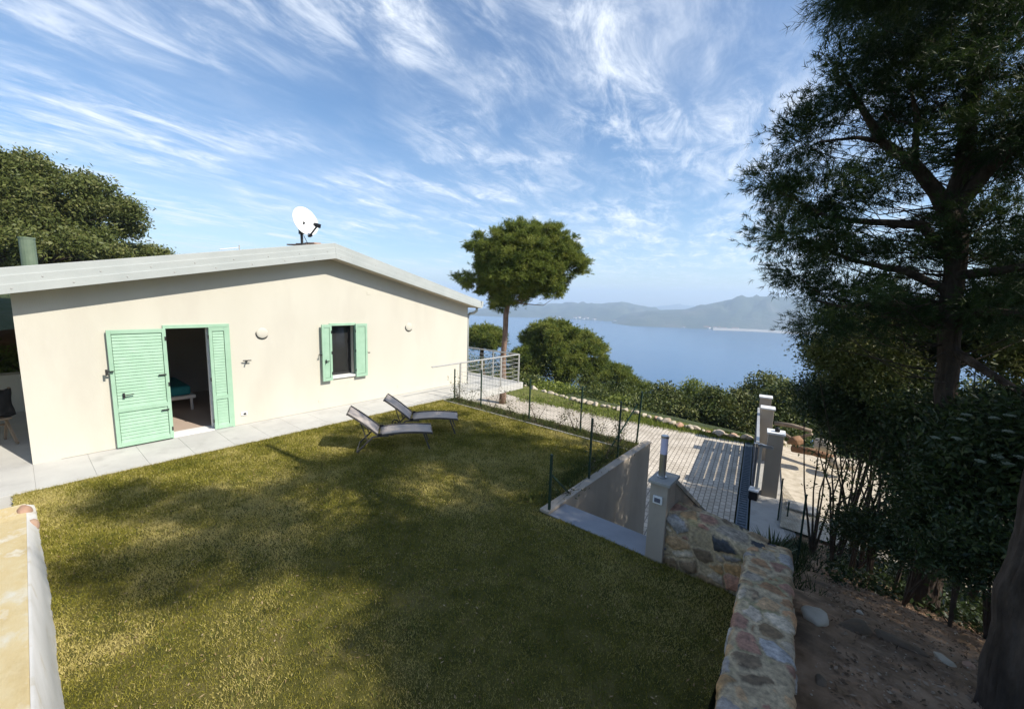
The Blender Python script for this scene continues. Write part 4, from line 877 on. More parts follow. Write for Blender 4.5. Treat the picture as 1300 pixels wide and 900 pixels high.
# unseen pines added out of frame to shade the bank, lawn and drive
for k, (x, y, h_) in enumerate(((4.4,5.0,7.2),(3.7,11.7,5.2),(3.6,13.2,0))):
    if h_ == 0: continue
    zb = soil(x, y) if x < 7 else -1
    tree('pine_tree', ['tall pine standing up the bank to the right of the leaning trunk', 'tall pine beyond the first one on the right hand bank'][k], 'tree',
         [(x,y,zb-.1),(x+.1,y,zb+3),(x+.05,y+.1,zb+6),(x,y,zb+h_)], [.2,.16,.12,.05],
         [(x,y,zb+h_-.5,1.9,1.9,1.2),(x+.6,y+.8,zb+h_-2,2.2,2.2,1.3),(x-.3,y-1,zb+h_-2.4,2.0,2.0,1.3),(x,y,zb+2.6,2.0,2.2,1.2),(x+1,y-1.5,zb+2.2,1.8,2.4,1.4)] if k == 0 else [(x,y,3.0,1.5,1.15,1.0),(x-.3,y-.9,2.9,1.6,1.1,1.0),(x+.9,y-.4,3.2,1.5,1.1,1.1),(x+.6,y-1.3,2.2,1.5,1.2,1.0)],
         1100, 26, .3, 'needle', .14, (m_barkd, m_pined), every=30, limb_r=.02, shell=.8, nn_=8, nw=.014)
# shaded broadleaf growth between the trunks
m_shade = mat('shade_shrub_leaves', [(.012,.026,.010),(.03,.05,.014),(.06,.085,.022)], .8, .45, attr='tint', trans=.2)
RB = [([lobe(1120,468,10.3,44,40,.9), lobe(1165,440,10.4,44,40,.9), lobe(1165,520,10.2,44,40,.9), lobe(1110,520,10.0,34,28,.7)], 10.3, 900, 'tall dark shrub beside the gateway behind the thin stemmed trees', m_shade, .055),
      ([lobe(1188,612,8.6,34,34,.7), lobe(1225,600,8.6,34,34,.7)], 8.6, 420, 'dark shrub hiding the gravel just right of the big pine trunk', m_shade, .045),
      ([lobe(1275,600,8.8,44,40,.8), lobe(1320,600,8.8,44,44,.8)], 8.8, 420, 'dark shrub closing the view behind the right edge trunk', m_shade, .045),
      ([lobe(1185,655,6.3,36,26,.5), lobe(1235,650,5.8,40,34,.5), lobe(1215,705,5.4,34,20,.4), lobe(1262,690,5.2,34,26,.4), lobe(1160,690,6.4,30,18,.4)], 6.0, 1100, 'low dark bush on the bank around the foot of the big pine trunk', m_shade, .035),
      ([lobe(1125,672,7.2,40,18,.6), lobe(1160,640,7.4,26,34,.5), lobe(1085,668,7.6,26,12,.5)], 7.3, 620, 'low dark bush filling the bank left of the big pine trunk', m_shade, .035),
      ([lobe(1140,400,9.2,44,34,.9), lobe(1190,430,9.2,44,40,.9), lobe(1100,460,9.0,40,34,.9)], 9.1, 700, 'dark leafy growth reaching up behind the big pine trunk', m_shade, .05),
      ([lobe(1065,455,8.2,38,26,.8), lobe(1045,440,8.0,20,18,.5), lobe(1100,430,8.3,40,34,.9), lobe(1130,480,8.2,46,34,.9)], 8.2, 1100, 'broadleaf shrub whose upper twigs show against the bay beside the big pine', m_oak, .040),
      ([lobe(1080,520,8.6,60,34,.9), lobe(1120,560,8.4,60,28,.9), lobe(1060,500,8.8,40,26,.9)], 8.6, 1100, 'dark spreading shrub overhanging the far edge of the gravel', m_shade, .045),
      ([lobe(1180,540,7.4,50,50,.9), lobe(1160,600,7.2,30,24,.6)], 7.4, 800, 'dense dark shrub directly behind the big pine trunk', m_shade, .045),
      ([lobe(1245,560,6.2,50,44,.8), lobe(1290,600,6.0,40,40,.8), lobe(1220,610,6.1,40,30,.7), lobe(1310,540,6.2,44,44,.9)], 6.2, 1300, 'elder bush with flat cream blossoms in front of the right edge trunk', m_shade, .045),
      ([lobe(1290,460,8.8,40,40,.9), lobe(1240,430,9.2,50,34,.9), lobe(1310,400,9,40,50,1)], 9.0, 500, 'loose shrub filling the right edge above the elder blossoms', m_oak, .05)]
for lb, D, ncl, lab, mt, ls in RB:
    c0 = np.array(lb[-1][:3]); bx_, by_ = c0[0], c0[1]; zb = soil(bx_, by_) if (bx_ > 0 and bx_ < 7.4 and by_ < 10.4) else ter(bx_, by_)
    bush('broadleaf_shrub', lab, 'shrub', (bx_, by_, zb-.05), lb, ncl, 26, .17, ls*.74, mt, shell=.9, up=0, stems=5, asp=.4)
# blossoms on the elder
for k, (x, y) in enumerate(((1222,533),(1262,531),(1283,528),(1188,556),(1280,548),(1246,586),(1268,580),(1296,581),(1281,589),(1215,557),(1228,527))):
    p = at(x, y, 5.3); mb = MB()
    for j in range(44):
        a_ = rnd.random()*6.28; r_ = .034*math.sqrt(rnd.random()); q = p+np.array([math.cos(a_)*r_, math.sin(a_)*r_, .012*rnd.random()-.25*r_*r_/.05])
        s_ = .009; mb.add([q+np.array([-s_,-s_,0]), q+np.array([s_,-s_,.004]), q+np.array([s_,s_,0]), q+np.array([-s_,s_,.004])], [(0,1,2,3)])
    mb.v = [tuple(v_) for v_ in mb.v]; tag(mb.build('blossom_head', [m_flower]), 'flat cream blossom head on the elder bush at the right', 'blossom', 'cream blossom heads on the elder')
# thin many-stemmed tree in front of the gravel
def sapling(name, label, cat, base, stems, mt, lsz, nl, group=None, leafr=.14, rad=.012):
    root = empty(name, base, 0, label, cat, group); b_ = np.array(base, float); mb = MB(); tips = []
    for st in stems:
        pts = [b_-b_]+[np.array(p)-b_ for p in st]; mb.tube(pts, list(np.linspace(rad, rad*.3, len(pts))), 6, cap=False); tips += pts[1:]
        for q in range(4):
            i = rnd.randrange(1, len(pts)); a = pts[i-1]+(pts[i]-pts[i-1])*rnd.random(); e_ = a+NR.normal(size=3)*leafr*1.2+np.array([0,0,leafr*.8]); mb.tube([a,(a+e_)/2+NR.normal(size=3)*.01,e_],[rad*.35,rad*.25,rad*.12],4,cap=False); tips += [e_,e_]
    mb.build('stems', m_twig, root); T_ = np.array(tips); P = np.repeat(T_, nl, 0)+NR.normal(size=(len(T_)*nl,3))*leafr*.6
    leaf_mesh('leaves', P, rdirs(len(P)), lsz, .45, mt, root, NR.random(len(P))); return root
def bz(x, y, D):
    p = at(x, y, D); return (p[0], p[1], soil(p[0], p[1])-.03)
sapling('thin_tree', 'thin many stemmed tree with sparse leaves standing before the gravel', 'tree', bz(1063,668,8.0), [[at(1058,630,8.0),at(1056,600,8.0),at(1062,575,7.9)],[at(1068,620,8.0),at(1078,590,7.9),at(1072,560,7.9)],[at(1063,640,7.9),at(1086,625,7.7),at(1100,612,7.6)],[at(1054,620,8),at(1045,595,8),at(1040,575,8)]], m_bush, .03, 9, rad=.02)
sapling('thin_tree', 'tangle of thin bare stems left of the big pine trunk', 'tree', bz(1110,690,7.4), [[at(1108,640,7.4),at(1100,600,7.4),at(1108,560,7.3)],[at(1122,650,7.3),at(1130,610,7.3),at(1150,580,7.2)],[at(1112,660,7.3),at(1140,640,7.2),at(1156,600,7.0)],[at(1104,650,7.4),at(1090,610,7.5),at(1095,575,7.5)],[at(1116,640,7.2),at(1118,600,7.2),at(1122,560,7.2)]], m_bush, .03, 9, rad=.02)
sapling('thin_tree', 'thin bare stems between the two big trunks', 'tree', bz(1228,680,6.0), [[at(1225,640,6.0),at(1235,600,6.0),at(1228,560,6)],[at(1235,650,6.0),at(1250,620,5.9),at(1255,590,5.9)],[at(1222,650,6.0),at(1212,610,6.0)]], m_shade, .035, 9, rad=.016)
# low undergrowth, thickened with dark leaves in place of the bank's deep shadow
def underg():
    n_ = 2600; x = NR.uniform(.3, 7.2, n_); y = NR.uniform(5.4, 10.3, n_); z = soilz(x, y); per = 14
    k_ = (fbm(x*1.2+4, y*1.2)+.05*(y-5.8) > .45); x, y, z = x[k_], y[k_], z[k_]
    P = np.repeat(np.c_[x,y,z+.07], per, 0)+NR.normal(size=(len(x)*per,3))*np.array([.11,.11,.06]); P[:,2] = np.maximum(P[:,2], np.repeat(z,per)+.01)
    o_ = leaf_mesh('bank_undergrowth', P, rdirs(len(P), .8), .035, .5, m_shade, None, NR.random(len(P))); tag(o_, 'dark low undergrowth on the shaded bank', 'undergrowth', None, 'stuff')
    n_ = 16000; x = NR.uniform(.2, 4.5, n_); y = NR.uniform(1.6, 8.5, n_); z = soilz(x, y)+.012
    m_lit = mat('fallen_leaves', [(.07,.045,.025),(.16,.10,.06),(.30,.22,.15)], 5, .9, attr='tint')
    P = np.c_[x,y,z]; a = NR.normal(size=(n_,3)); a[:,2] *= .3; a = unit(a)*NR.uniform(.008,.026,(n_,1)); b = np.cross(unit(a), unit(NR.normal(size=(n_,3))*np.array([.3,.3,0])+np.array([0,0,1])))*NR.uniform(.004,.014,(n_,1))
    V = np.stack([P-a,P+b,P+a,P-b],1).reshape(-1,3); o_ = np_mesh('leaf_litter', V, np.arange(4*n_).reshape(-1,4), m_lit, None, NR.random(n_)); tag(o_, 'fallen leaves and twigs on the bare soil', 'leaf litter', None, 'stuff')
underg()
m_brock = mat('brown_rock', [(.10,.07,.045),(.17,.13,.09)], 4, .95, .01, 22)
# rocks on the bank
for k, (x, y, D, s_, mt, sq, lab, nm) in enumerate((
    (1033,786,None,.125,m_palerock,(1.2,.8,.7),'large pale pinkish rock on the soil beside the long stone wall','rock'),
    (1085,800,None,.13,m_brock,(1.5,.8,.35),'flat brown rock half buried right of the pale rock','rock'),
    (1140,818,None,.12,m_brock,(1.6,.7,.3),'long low brown rock in the middle of the bare soil','rock'),
    (1200,840,None,.07,m_palerock,(1.3,.8,.5),'small whitish stone left of the leaning trunk','rock'),
    (1229,846,None,.05,m_pinkrock,(1,.9,.7),'small reddish stone beside the leaning trunk','rock'),
    (1092,778,None,.035,m_palerock,(1,1,.6),'pebble sized pale stone behind the flat brown rock','rock'),
    (1042,865,None,.05,m_brock,(1.3,.9,.4),'small brown stone near the bottom of the bank','rock'),
    (1012,716,None,.07,m_palerock,(1.3,.9,.5),'pale stone at the foot of the green fence post','rock'))):
    p = gz(x, y, .3); 
    for it in range(14): p = gz(x, y, soil(p[0], p[1]))
    rock(nm, lab, 'rock', (p[0], p[1], soil(p[0],p[1])+s_*.12), s_, mt, None, 40+k, sq, rnd.random()*3)
# pebbles and twigs
def pebbles():
    mb = MB()
    o8 = [(1,0,0),(0,1,0),(-1,0,0),(0,-1,0),(0,0,.6),(0,0,-.6)]; f8 = [(0,1,4),(1,2,4),(2,3,4),(3,0,4),(1,0,5),(2,1,5),(3,2,5),(0,3,5)]
    for _ in range(900):
        x = rnd.uniform(.1,3.2); y = rnd.uniform(1.7,6.5); z = soil(x,y); s_ = rnd.uniform(.003,.010)*(2 if rnd.random() < .08 else 1)
        mb.add([(x+a*s_*rnd.uniform(.7,1.2), y+b*s_*rnd.uniform(.7,1.2), z+.004+c*s_) for a,b,c in o8], f8)
    tag(mb.build('pebbles', m_rock), 'pale pebbles scattered over the bare soil', 'pebbles', None, 'stuff')
pebbles()
# boulders edging the verge
for k in range(46):
    t_ = (k+.5)/46; x = 655+t_*(1000-655)+rnd.uniform(-2,2); yb = np.interp(x, [655,672,738,800,854,898,957,1000], [484,491,509,521,537,547,557,562]); p = gz(x, yb+2, -1.9)
    s_ = rnd.uniform(.08,.20); mt = rnd.choice([m_palerock, m_palerock, m_rock, m_pinkrock]) if x > 800 else m_palerock
    rock('boulder', 'pale rounded boulder in the row edging the grass verge of the drive', 'boulder', (p[0], p[1]+.1, -1.9+s_*.15), s_, mt, 'boulders edging the verge', 100+k, (rnd.uniform(1,1.6),.9,rnd.uniform(.6,.85)), rnd.random()*3, 3)
# tufts on the verge and boulders' feet
def tufts(name, label, spots, n, h, spread, mt, w_=.008):
    C = np.repeat(np.array(spots, float), n, 0); C[:,:2] += NR.normal(size=(len(C),2))*spread; d = NR.normal(size=(len(C),3))*.45; d[:,2] = 1; d = unit(d)*h*NR.uniform(.5,1.2,(len(C),1)); s_ = unit(np.cross(d, NR.normal(size=d.shape)))*w_*.5
    V = np.stack([C-s_, C+s_, C+d], 1).reshape(-1,3); o_ = np_mesh(name, V, np.arange(3*len(C)).reshape(-1,3), mt, None, NR.random(len(C))); tag(o_, label, 'grass', None, 'stuff')
m_gb = mat('grass_blades', [(.11,.115,.009),(.28,.252,.036),(.56,.47,.18)], 2.2, .7, attr='tint', trans=.25)
sp = []
for x in np.arange(660,990,1.6):
    yb = np.interp(x, [655,672,738,800,854,898,957,1000], [484,491,509,521,537,547,557,562]); yd = np.interp(x, [672,812,874,938,990], [508,536,546,557,561])
    for q in range(4): p = gz(x, yb+(yd-yb)*rnd.random(), -1.93); sp.append((p[0],p[1],-1.99))
tufts('verge_tufts', 'uneven grass on the verge between the drive and the boulders', sp, 12, .16, .16, m_bushl, .03)
# logs piled beyond the gravel
for k, (a, b, r_, lab) in enumerate((((984,537),(1030,547),.07,'long grey log lying highest on the brush pile past the gate pillars'),((1000,562),(1031,551),.05,'thin grey log leaning across the brush pile'),((992,548),(1014,566),.045,'pale log end slanting down to the gravel'),((1006,569),(1060,582),.12,'stout brown log along the edge of the gravel'))):
    pa, pb = at(*a, 15.6), at(*b, 15.2); zc = ter(pa[0], pa[1]); mb = MB(); mid = (pa+pb)/2+np.array([0,0,.04]); mb.tube([pa-pa, mid-pa, pb-pa], [r_, r_*.95, r_*.8], 9)
    o_ = mb.build('log', m_wood if k < 3 else m_rust, smooth=True); o_.location = pa; tag(o_, lab, 'log')
for k, (x, y, s_, mt, lab) in enumerate(((1048,566,.30,m_palerock,'pale boulder standing behind the brown log'),(1010,560,.24,m_rust,'rusty brown rock at the left end of the brown log'),(1062,588,.26,m_palerock,'pale boulder at the right end of the brown log'),(1078,590,.22,m_rock,'ochre rock on the far edge of the gravel'))):
    p = at(x, y, 14.8); rock('boulder', lab, 'boulder', (p[0],p[1],max(p[2],-1.95)), s_, mt, None, 300+k, (1.2,.9,.8), k)

# ---------------------------------------------------------------- gateway: pillars, sliding gate
def pillar(t_, off, w_, ztop, lab, lampish=False):
    p = tp(t_, off); e_ = empty('gate_pillar', (p[0],p[1],ZD), math.atan2(td[1],td[0])-math.pi/2, lab, 'pillar')
    mb = MB(); mb.box(-w_/2,-w_/2,-.2,w_/2,w_/2,ztop-ZD-.05); mb.build('shaft', m_beige, e_, bevel=.006)
    mb = MB(); mb.box(-w_/2-.03,-w_/2-.03,ztop-ZD-.048,w_/2+.03,w_/2+.03,ztop-ZD); mb.build('cap', m_white if not lampish else m_grey, e_, bevel=.005)
    return e_
def t_of(y): return (y-T0[1])/td[1]
p1 = pillar(t_of(12.05), .55, .34, -.29, 'nearest beige gate pillar with a small black lamp on its pale cap')
mb = MB(); mb.tube([(.02,-.02,1.712),(.02,-.02,1.74),(.02,-.02,1.80),(.02,-.02,1.83)], [.05,.06,.05,.02], 12); mb.build('gate_beacon', m_black, p1, smooth=True)
pillar(t_of(14.9), .40, .34, -.29, 'middle beige gate pillar with a white cap')
pillar(t_of(16.35), .35, .34, -.22, 'farthest beige gate pillar with a white cap')
g0 = tp(t_of(11.75), .17); gate = empty('sliding_gate', (g0[0],g0[1],ZD), math.atan2(td[1],td[0])-math.pi/2, 'grey sliding gate of horizontal boards standing across the drive entrance', 'gate')
GL = (t_of(15.9)-t_of(11.75)); H_ = 1.42
mb = MB()
for y in (0, GL*.5-.03, GL-.06): mb.box(-.03,y,.08,.03,y+.06,H_)
mb.box(-.03,.06,.08,.03,GL-.06,.16); mb.box(-.03,.061,H_-.06,.03,GL-.061,H_-.001); mb.build('gate_frame', m_gate, gate, bevel=.003)
for k in range(5):
    z0 = .175+k*.238
    mb = MB(); mb.box(-.012,.061,z0,.012,GL*.5-.031,z0+.185); mb.box(-.012,GL*.5+.031,z0,.012,GL-.061,z0+.185); mb.build('board', m_gate, gate)
mb = MB(); mb.box(-.035,-.01,H_+.002,.035,GL,H_+.02); mb.build('top_rail', m_rail, gate)
mb = MB(); mb.tube([(0,.4,.06),(0,.4,.0601)],.03,10); 
for y in (.4, GL-.4): mb.tube([(-.015,y,.045),(.015,y,.045)], .04, 12)
mb.build('gate_wheel', m_dark, gate)
q = gz(955,632,ZD); e_ = empty('gate_motor', (q[0]+.02,q[1],ZD), 0, 'dark gate motor box with a pale lid at the foot of the sliding gate', 'gate motor')
mb = MB(); mb.box(-.1,-.14,0,.1,.14,.22); mb.build('housing', m_black, e_, bevel=.01); mb = MB(); mb.box(-.11,-.15,.222,.11,.15,.26); mb.build('lid', m_white, e_, bevel=.01)
e0 = tp(t_of(11.6), .25); mb = MB(); g_ = empty('gate_guide_post', (e0[0],e0[1],ZD), 0, 'thin pale steel guide post and bracket beside the nearest gate pillar', 'post')
mb.box(-.03,-.03,0,.03,.03,1.45); mb.build('upright', m_rail, g_); mb = MB(); mb.box(-.16,-.035,1.37,.26,.035,1.44); mb.tube([(-.1,-.04,1.36),(-.1,-.04,1.46)],.03,10); mb.build('bracket', m_steel, g_)

# ---------------------------------------------------------------- green wire fences
def fence_run(name, label, pts, hts, mesh_h, brace=(), cell=.10, wr=.0016, lean=None, ext=True):
    root = empty(name, pts[0], 0, label, 'fence'); r_ = np.array(pts[0], float)
    for i, (p, h_) in enumerate(zip(pts, hts)):
        p = np.array(p, float)-r_; mb = MB(); ln = np.array(lean[i] if lean else (0,0)); top = p+np.array([ln[0],ln[1],h_])
        mb.bar(p-np.array([0,0,.25]), top, .028, .028); mb.tube([top, top+np.array([0,0,.012])], .02, 8); mb.build('post', m_post, root)
    for a, b in brace:
        mb = MB(); mb.bar(np.array(a)-r_, np.array(b)-r_, .022, .022); mb.build('brace', m_post, root)
    mb = MB()
    for p, q, h1, h2 in zip(pts[:-1], pts[1:], hts[:-1], hts[1:]):
        p = np.array(p, float)-r_; q = np.array(q, float)-r_; L_ = np.linalg.norm(q-p); n_ = int(L_/cell); hh = min(h1, h2, mesh_h)
        for k in range(int(hh/cell)+1): mb.tube([p+np.array([0,0,.03+k*cell]), q+np.array([0,0,.03+k*cell])], wr, 3, cap=False)
        for k in range(n_): 
            s_ = p+(q-p)*k/n_; mb.tube([s_+np.array([0,0,.03]), s_+np.array([0,0,.03+int(hh/cell)*cell])], wr, 3, cap=False)
    mb.build('wire_mesh', m_post, root); return root
YE = 7.66
f1 = [(-8.30,7.72,0),(gz(611,516)[0],YE,0),(gz(669,533)[0],YE,0),(gz(743,546)[0],YE,0),(-3.0,7.80,0)]
fence_run('wire_fence', 'dark green wire fence posts along the far edge of the lawn above the drive', f1, [.85,.98,.98,1.02,1.10], .9,
          brace=[((-3.02,7.80,.85),(-3.28,7.2,.0))], lean=[(0,0),(0,0),(0,0),(0,0),(.05,0)])
f2_ = [(-2.95,6.82,.05),(-2.88,5.61,.05),(-2.80,4.36,.02)]
fence_run('wire_fence', 'dark green fence posts along the top of the stairwell wall beside the lawn', f2_, [1.02,.98,.80], .0, brace=[((-2.80,4.36,.56),(-2.86,5.0,.02))])
pC = at(1014,700,7.4); pC = (pC[0],pC[1],soil(max(pC[0],.01),pC[1])-.05); pA = gz(988,655,-1.9); pD = at(1150,700,8.2)
f3 = [(pA[0],pA[1],-1.95),pC,(pD[0],pD[1],soil(pD[0],pD[1])),(4.2,8.8,soil(4.2,8.8))]
fence_run('wire_fence', 'dark green wire fence running up the bank between stone wall and gravel road', f3, [.95,1.12,1.0,1.0], .85, cell=.08, wr=.0012)
mb = MB(); q = gz(1000,652,-1.9); mb.bar((0,0,-.2),(0,0,.3),.03); o_ = mb.build('fence_stub', m_post); o_.location = (q[0],q[1],-1.9); tag(o_, 'short dark green stub post next to the nearest gate pillar', 'post')
# white cover slab by the fence
mb = MB(); q = gz(1018,645,-1.93); mb.box(-.3,-.25,-.02,.3,.25,.03); o_ = mb.build('inspection_cover', m_grey, bevel=.005); o_.location = (q[0],q[1],-1.93); tag(o_, 'pale flat slab on the ground behind the green fence', 'slab')
# spiky plant
def spiky(base, n_, L_, label, cat='plant', name='spiky_plant', mt=None):
    root = empty(name, base, 0, label, cat); V = []; Fc = []
    for i in range(n_):
        az = rnd.random()*6.28; el = rnd.uniform(.25,1.4); l_ = L_*rnd.uniform(.6,1.1); d = np.array([math.cos(az)*math.cos(el), math.sin(az)*math.cos(el), math.sin(el)]); s_ = np.array([-math.sin(az), math.cos(az), 0])*.022
        p0 = d*.02; p1_ = d*l_*.5+np.array([0,0,.02]); p2 = d*l_+np.array([0,0,-l_*.12*(1.5-el)])
        b_ = len(V); V += [p0-s_*.7, p0+s_*.7, p1_+s_, p1_-s_, p2]; V[-3][2] += .008; Fc += [(b_,b_+1,b_+2,b_+3),(b_+3,b_+2,b_+4)]
    mb = MB().add(V, Fc); mb.build('leaves', mt or mat('yucca_leaf', [(.03,.05,.015),(.06,.09,.03)], 9, .5), root); return root
pz_ = at(985,700,7.6); spiky((pz_[0]-.05,pz_[1],-1.35), 90, .62, 'dark spiky leaved plant between the stone wall end and the green fence')
pz_ = at(972,690,8.4); spiky((pz_[0],pz_[1],-1.75), 60, .5, 'smaller spiky plant at the foot of the gateway slope')
sp = [(rnd.uniform(-.75,-.05), rnd.uniform(5.0,9.5)) for _ in range(90)]
tufts('slope_weeds', 'dark weeds on the slope beyond the stone wall', [(x,y,ter(x,y)) for x, y in sp], 60, .22, .14, m_shade, .014)

# ---------------------------------------------------------------- planting bed along the lawn edge
mb = MB(); mb.box(-8.35,7.36,-.02,-3.0,7.395,.025); tag(mb.build('lawn_edging', m_grey), 'thin pale edging strip between the lawn and the planting bed', 'edging')
mb = MB(); mb.box(-8.35,7.396,-.1,-2.93,7.84,.016); tag(mb.build('planting_bed', m_dirtbed), kind='structure')
sp = [(rnd.uniform(-8.3,-2.95), rnd.uniform(7.4,7.82), .01) for _ in range(420)]+[(rnd.gauss(-3.15,.12), rnd.uniform(4.4,7.4), .01) for _ in range(260)]
tufts('bed_weeds', 'dark weeds and dry stalks in the narrow planting bed', sp, 16, .10, .05, m_bush, .008)
m_cl = mat('climber_leaves', [(.05,.07,.02),(.10,.11,.03),(.17,.12,.06)], 5, .6, attr='tint', trans=.2)
for k, (x, y, h_, lab) in enumerate(((-8.0,7.62,.62,'bushy climbing plant beside the railing at the lawn corner'),(-7.55,7.6,.50,'small climbing plant next to the first fence post'),(-6.75,7.62,.55,'straggly climber between the second and third fence posts'),
    (-6.1,7.6,.45,'low climber left of the third fence post'),(-5.35,7.62,.6,'sparse climber with bronze leaves right of the third fence post'),(-4.75,7.6,.4,'thin low climber in the middle of the bed'),(-4.3,7.62,.62,'leafy climber wrapped round the fourth fence post'),
    (-3.75,7.6,.65,'straggly climber right of the fourth fence post'),(-3.25,7.6,.75,'tallest climber leaning on the braced corner post'),(-3.05,5.9,.35,'small plant near the post on the stairwell wall'),(-3.1,6.6,.4,'weedy clump beside the corner of the stairwell wall'),(-2.98,4.9,.18,'tiny weed at the foot of the nearest post'))):
    st = []
    for j in range(5 if k in (0,6,8) else 3):
        az = rnd.random()*6.28; st.append([(x+math.cos(az)*.1*q+rnd.uniform(-.03,.03), y+math.sin(az)*.07*q, h_*q/3*rnd.uniform(.8,1.1)) for q in (1,2,3)])
    sapling('climbing_plant', lab, 'plant', (x,y,.0), st, m_cl, .026, 3, leafr=.09, rad=.006)

# ---------------------------------------------------------------- sun loungers
def make_lounger(loc, rz, label, wheels=True):
    e_ = empty('sun_lounger', loc, rz, label, 'sun lounger', 'sun loungers on the lawn'); e_.scale = (.92,.92,.92); W_ = .29; HT = .33
    # +x runs to the foot end; the hinge of the backrest is at x = 0
    def surf(pts, name, k=0):
        mb = MB(); n_ = 10; V = []; Fc = []; m1 = len(pts)
        for i, (x, z) in enumerate(pts):
            for j in range(n_+1):
                t_ = j/n_*2-1; V.append((x, t_*(W_-.02), z-.012*(1-t_*t_)))
        for i in range(m1-1):
            for j in range(n_): a = i*(n_+1)+j; Fc.append((a,a+1,a+n_+2,a+n_+1))
        o_ = mb.add(V, Fc).build(name, m_sling, e_, smooth=True); s_ = o_.modifiers.new('t','SOLIDIFY'); s_.thickness = .006; return o_
    seat = [(t_, HT+.012+.035*math.sin((t_)/1.05*math.pi)) for t_ in np.linspace(.03,1.05,10)]
    surf(seat, 'seat_sling'); ba = R(39); BLn = .73
    back = [(-t_*math.cos(ba), HT+.02+t_*math.sin(ba)+.02*math.sin(t_/BLn*math.pi)) for t_ in np.linspace(.02,BLn,8)]
    surf(back, 'backrest_sling')
    for name, pts in (('seat_frame', seat), ('backrest_frame', back)):
        mb = MB()
        for s_ in (-1,1): 
            for a, b in zip(pts[:-1], pts[1:]): mb.bar((a[0],s_*W_,a[1]),(b[0],s_*W_,b[1]),.022,.034)
        for q in (pts[0], pts[-1]): mb.bar((q[0],-W_,q[1]-.02),(q[0],W_,q[1]-.02),.022,.022)
        mb.build(name, m_frame, e_)
    for s_ in (-1,1):
        mb = MB(); mb.bar((.0,s_*W_*1.0,HT+.03),(.07,s_*(W_+.004),HT+.03),.03,.05); mb.build('hinge_joint', m_black, e_)
        mb = MB(); mb.bar((-.10,s_*W_*.97,HT-.01),(-.40,s_*W_*.97,.02),.022,.03); mb.bar((-.10,s_*W_*.97,HT-.01),(.2,s_*W_*.97,HT),.022,.03); mb.build('leg', m_frame, e_)
        mb = MB(); mb.bar((.88,s_*W_*.97,HT-.0),(1.0,s_*W_*.97,.0),.022,.03); mb.build('leg', m_frame, e_)
        mb = MB(); a, b = back[4], (-.20,HT-.13); mb.bar((a[0],s_*W_*.8,a[1]-.02),(b[0],s_*W_*.8,b[1]),.012,.018); mb.build('prop', m_frame, e_)
    mb = MB(); mb.bar((-.40,-W_*.97,.04),(-.40,W_*.97,.04),.02); mb.bar((.9,-W_*.95,HT-.06),(.9,W_*.95,HT-.06),.02); mb.build('stretcher', m_frame, e_)
    for s_ in ((-1,1) if wheels else ()):
        mb = MB(); N_ = 20; ring = [(-.40+.075*math.cos(2*math.pi*i/N_), s_*(W_+.03), .095+.075*math.sin(2*math.pi*i/N_)) for i in range(N_+1)]; mb.tube(ring, .014, 6, cap=False)
        for i in range(5): a_ = 2*math.pi*i/5; mb.bar((-.40,s_*(W_+.03),.095),(-.40+.07*math.cos(a_),s_*(W_+.03),.095+.07*math.sin(a_)),.012)
        if s_ == 1: mb.build('wheel', m_black, e_, smooth=False)
        else: mb.build('wheel', m_black, e_)
    return e_
make_lounger((-6.52,4.16,.012), R(54), 'nearer taupe sling sun lounger with raised backrest on the lawn', False)
make_lounger((-6.87,5.16,.012), R(48), 'farther taupe sling sun lounger with a wheel showing, closest to the railing')
# ---------------------------------------------------------------- porch at the left edge
def chair_fold():
    p = gx(16,470,-11.2); e_ = empty('folding_chair', (-11.3,-.42,.03), R(20), 'wooden folding chair with a black jacket hung over its back under the porch', 'chair')
    mb = MB()
    for s_ in (-1,1):
        mb.bar((-.25,s_*.24,0),(.12,s_*.24,1.0),.03,.04); mb.bar((.25,s_*.21,0),(-.2,s_*.21,.62),.03,.04)
    mb.bar((.1,-.24,.95),(.1,.24,.95),.03,.05); mb.bar((-.15,-.24,.3),(-.15,.24,.3),.03); mb.build('frame', m_wood, e_)
    mb = MB(); mb.box(-.2,-.2,.46,.22,.2,.49); mb.build('seat', m_wood, e_, bevel=.005)
    j_ = MB(); V = []; Fc = []; n_, k_ = 14, 12
    for i in range(n_):
        t_ = i/(n_-1)*2-1
        for j in range(k_):
            u_ = j/(k_-1); side = -1 if u_ < .5 else 1; dn = abs(u_-.5)*2; V.append((.11+side*(.02+.05*dn)+.012*math.sin(9*t_+5*dn), t_*.25*(1+.05*math.sin(8*dn)), 1.03-dn*(.52 if side > 0 else .40)+.02*math.sin(7*t_)))
    for i in range(n_-1):
        for j in range(k_-1): a = i*k_+j; Fc.append((a,a+1,a+k_+1,a+k_))
    o_ = j_.add(V, Fc).build('jacket', m_black, None, smooth=True); o_.matrix_world = Matrix.Translation((-11.3,-.42,.03)) @ Matrix.Rotation(R(20),4,'Z'); s_ = o_.modifiers.new('t','SOLIDIFY'); s_.thickness = .02
    tag(o_, 'black jacket draped over the wooden folding chair', 'jacket')
chair_fold()
e_ = empty('plastic_armchair', (-11.0,-.95,.03), R(60), 'black plastic armchair in the shade of the porch at the left edge', 'chair')
mb = MB(); mb.box(-.24,-.24,.40,.24,.24,.43); mb.build('seat', m_black, e_, bevel=.01)
mb = MB(); mb.prism([(-.24,-.25,.43),(-.24,.25,.43),(-.33,.25,.85),(-.33,-.25,.85)], (-.02,0,0)); mb.build('backrest', m_black, e_, bevel=.006)
for sx in (-1,1):
    for sy in (-1,1): mb = MB(); mb.bar((sx*.27,sy*.27,0),(sx*.22,sy*.22,.40),.045,.045); mb.build('leg', m_black, e_)
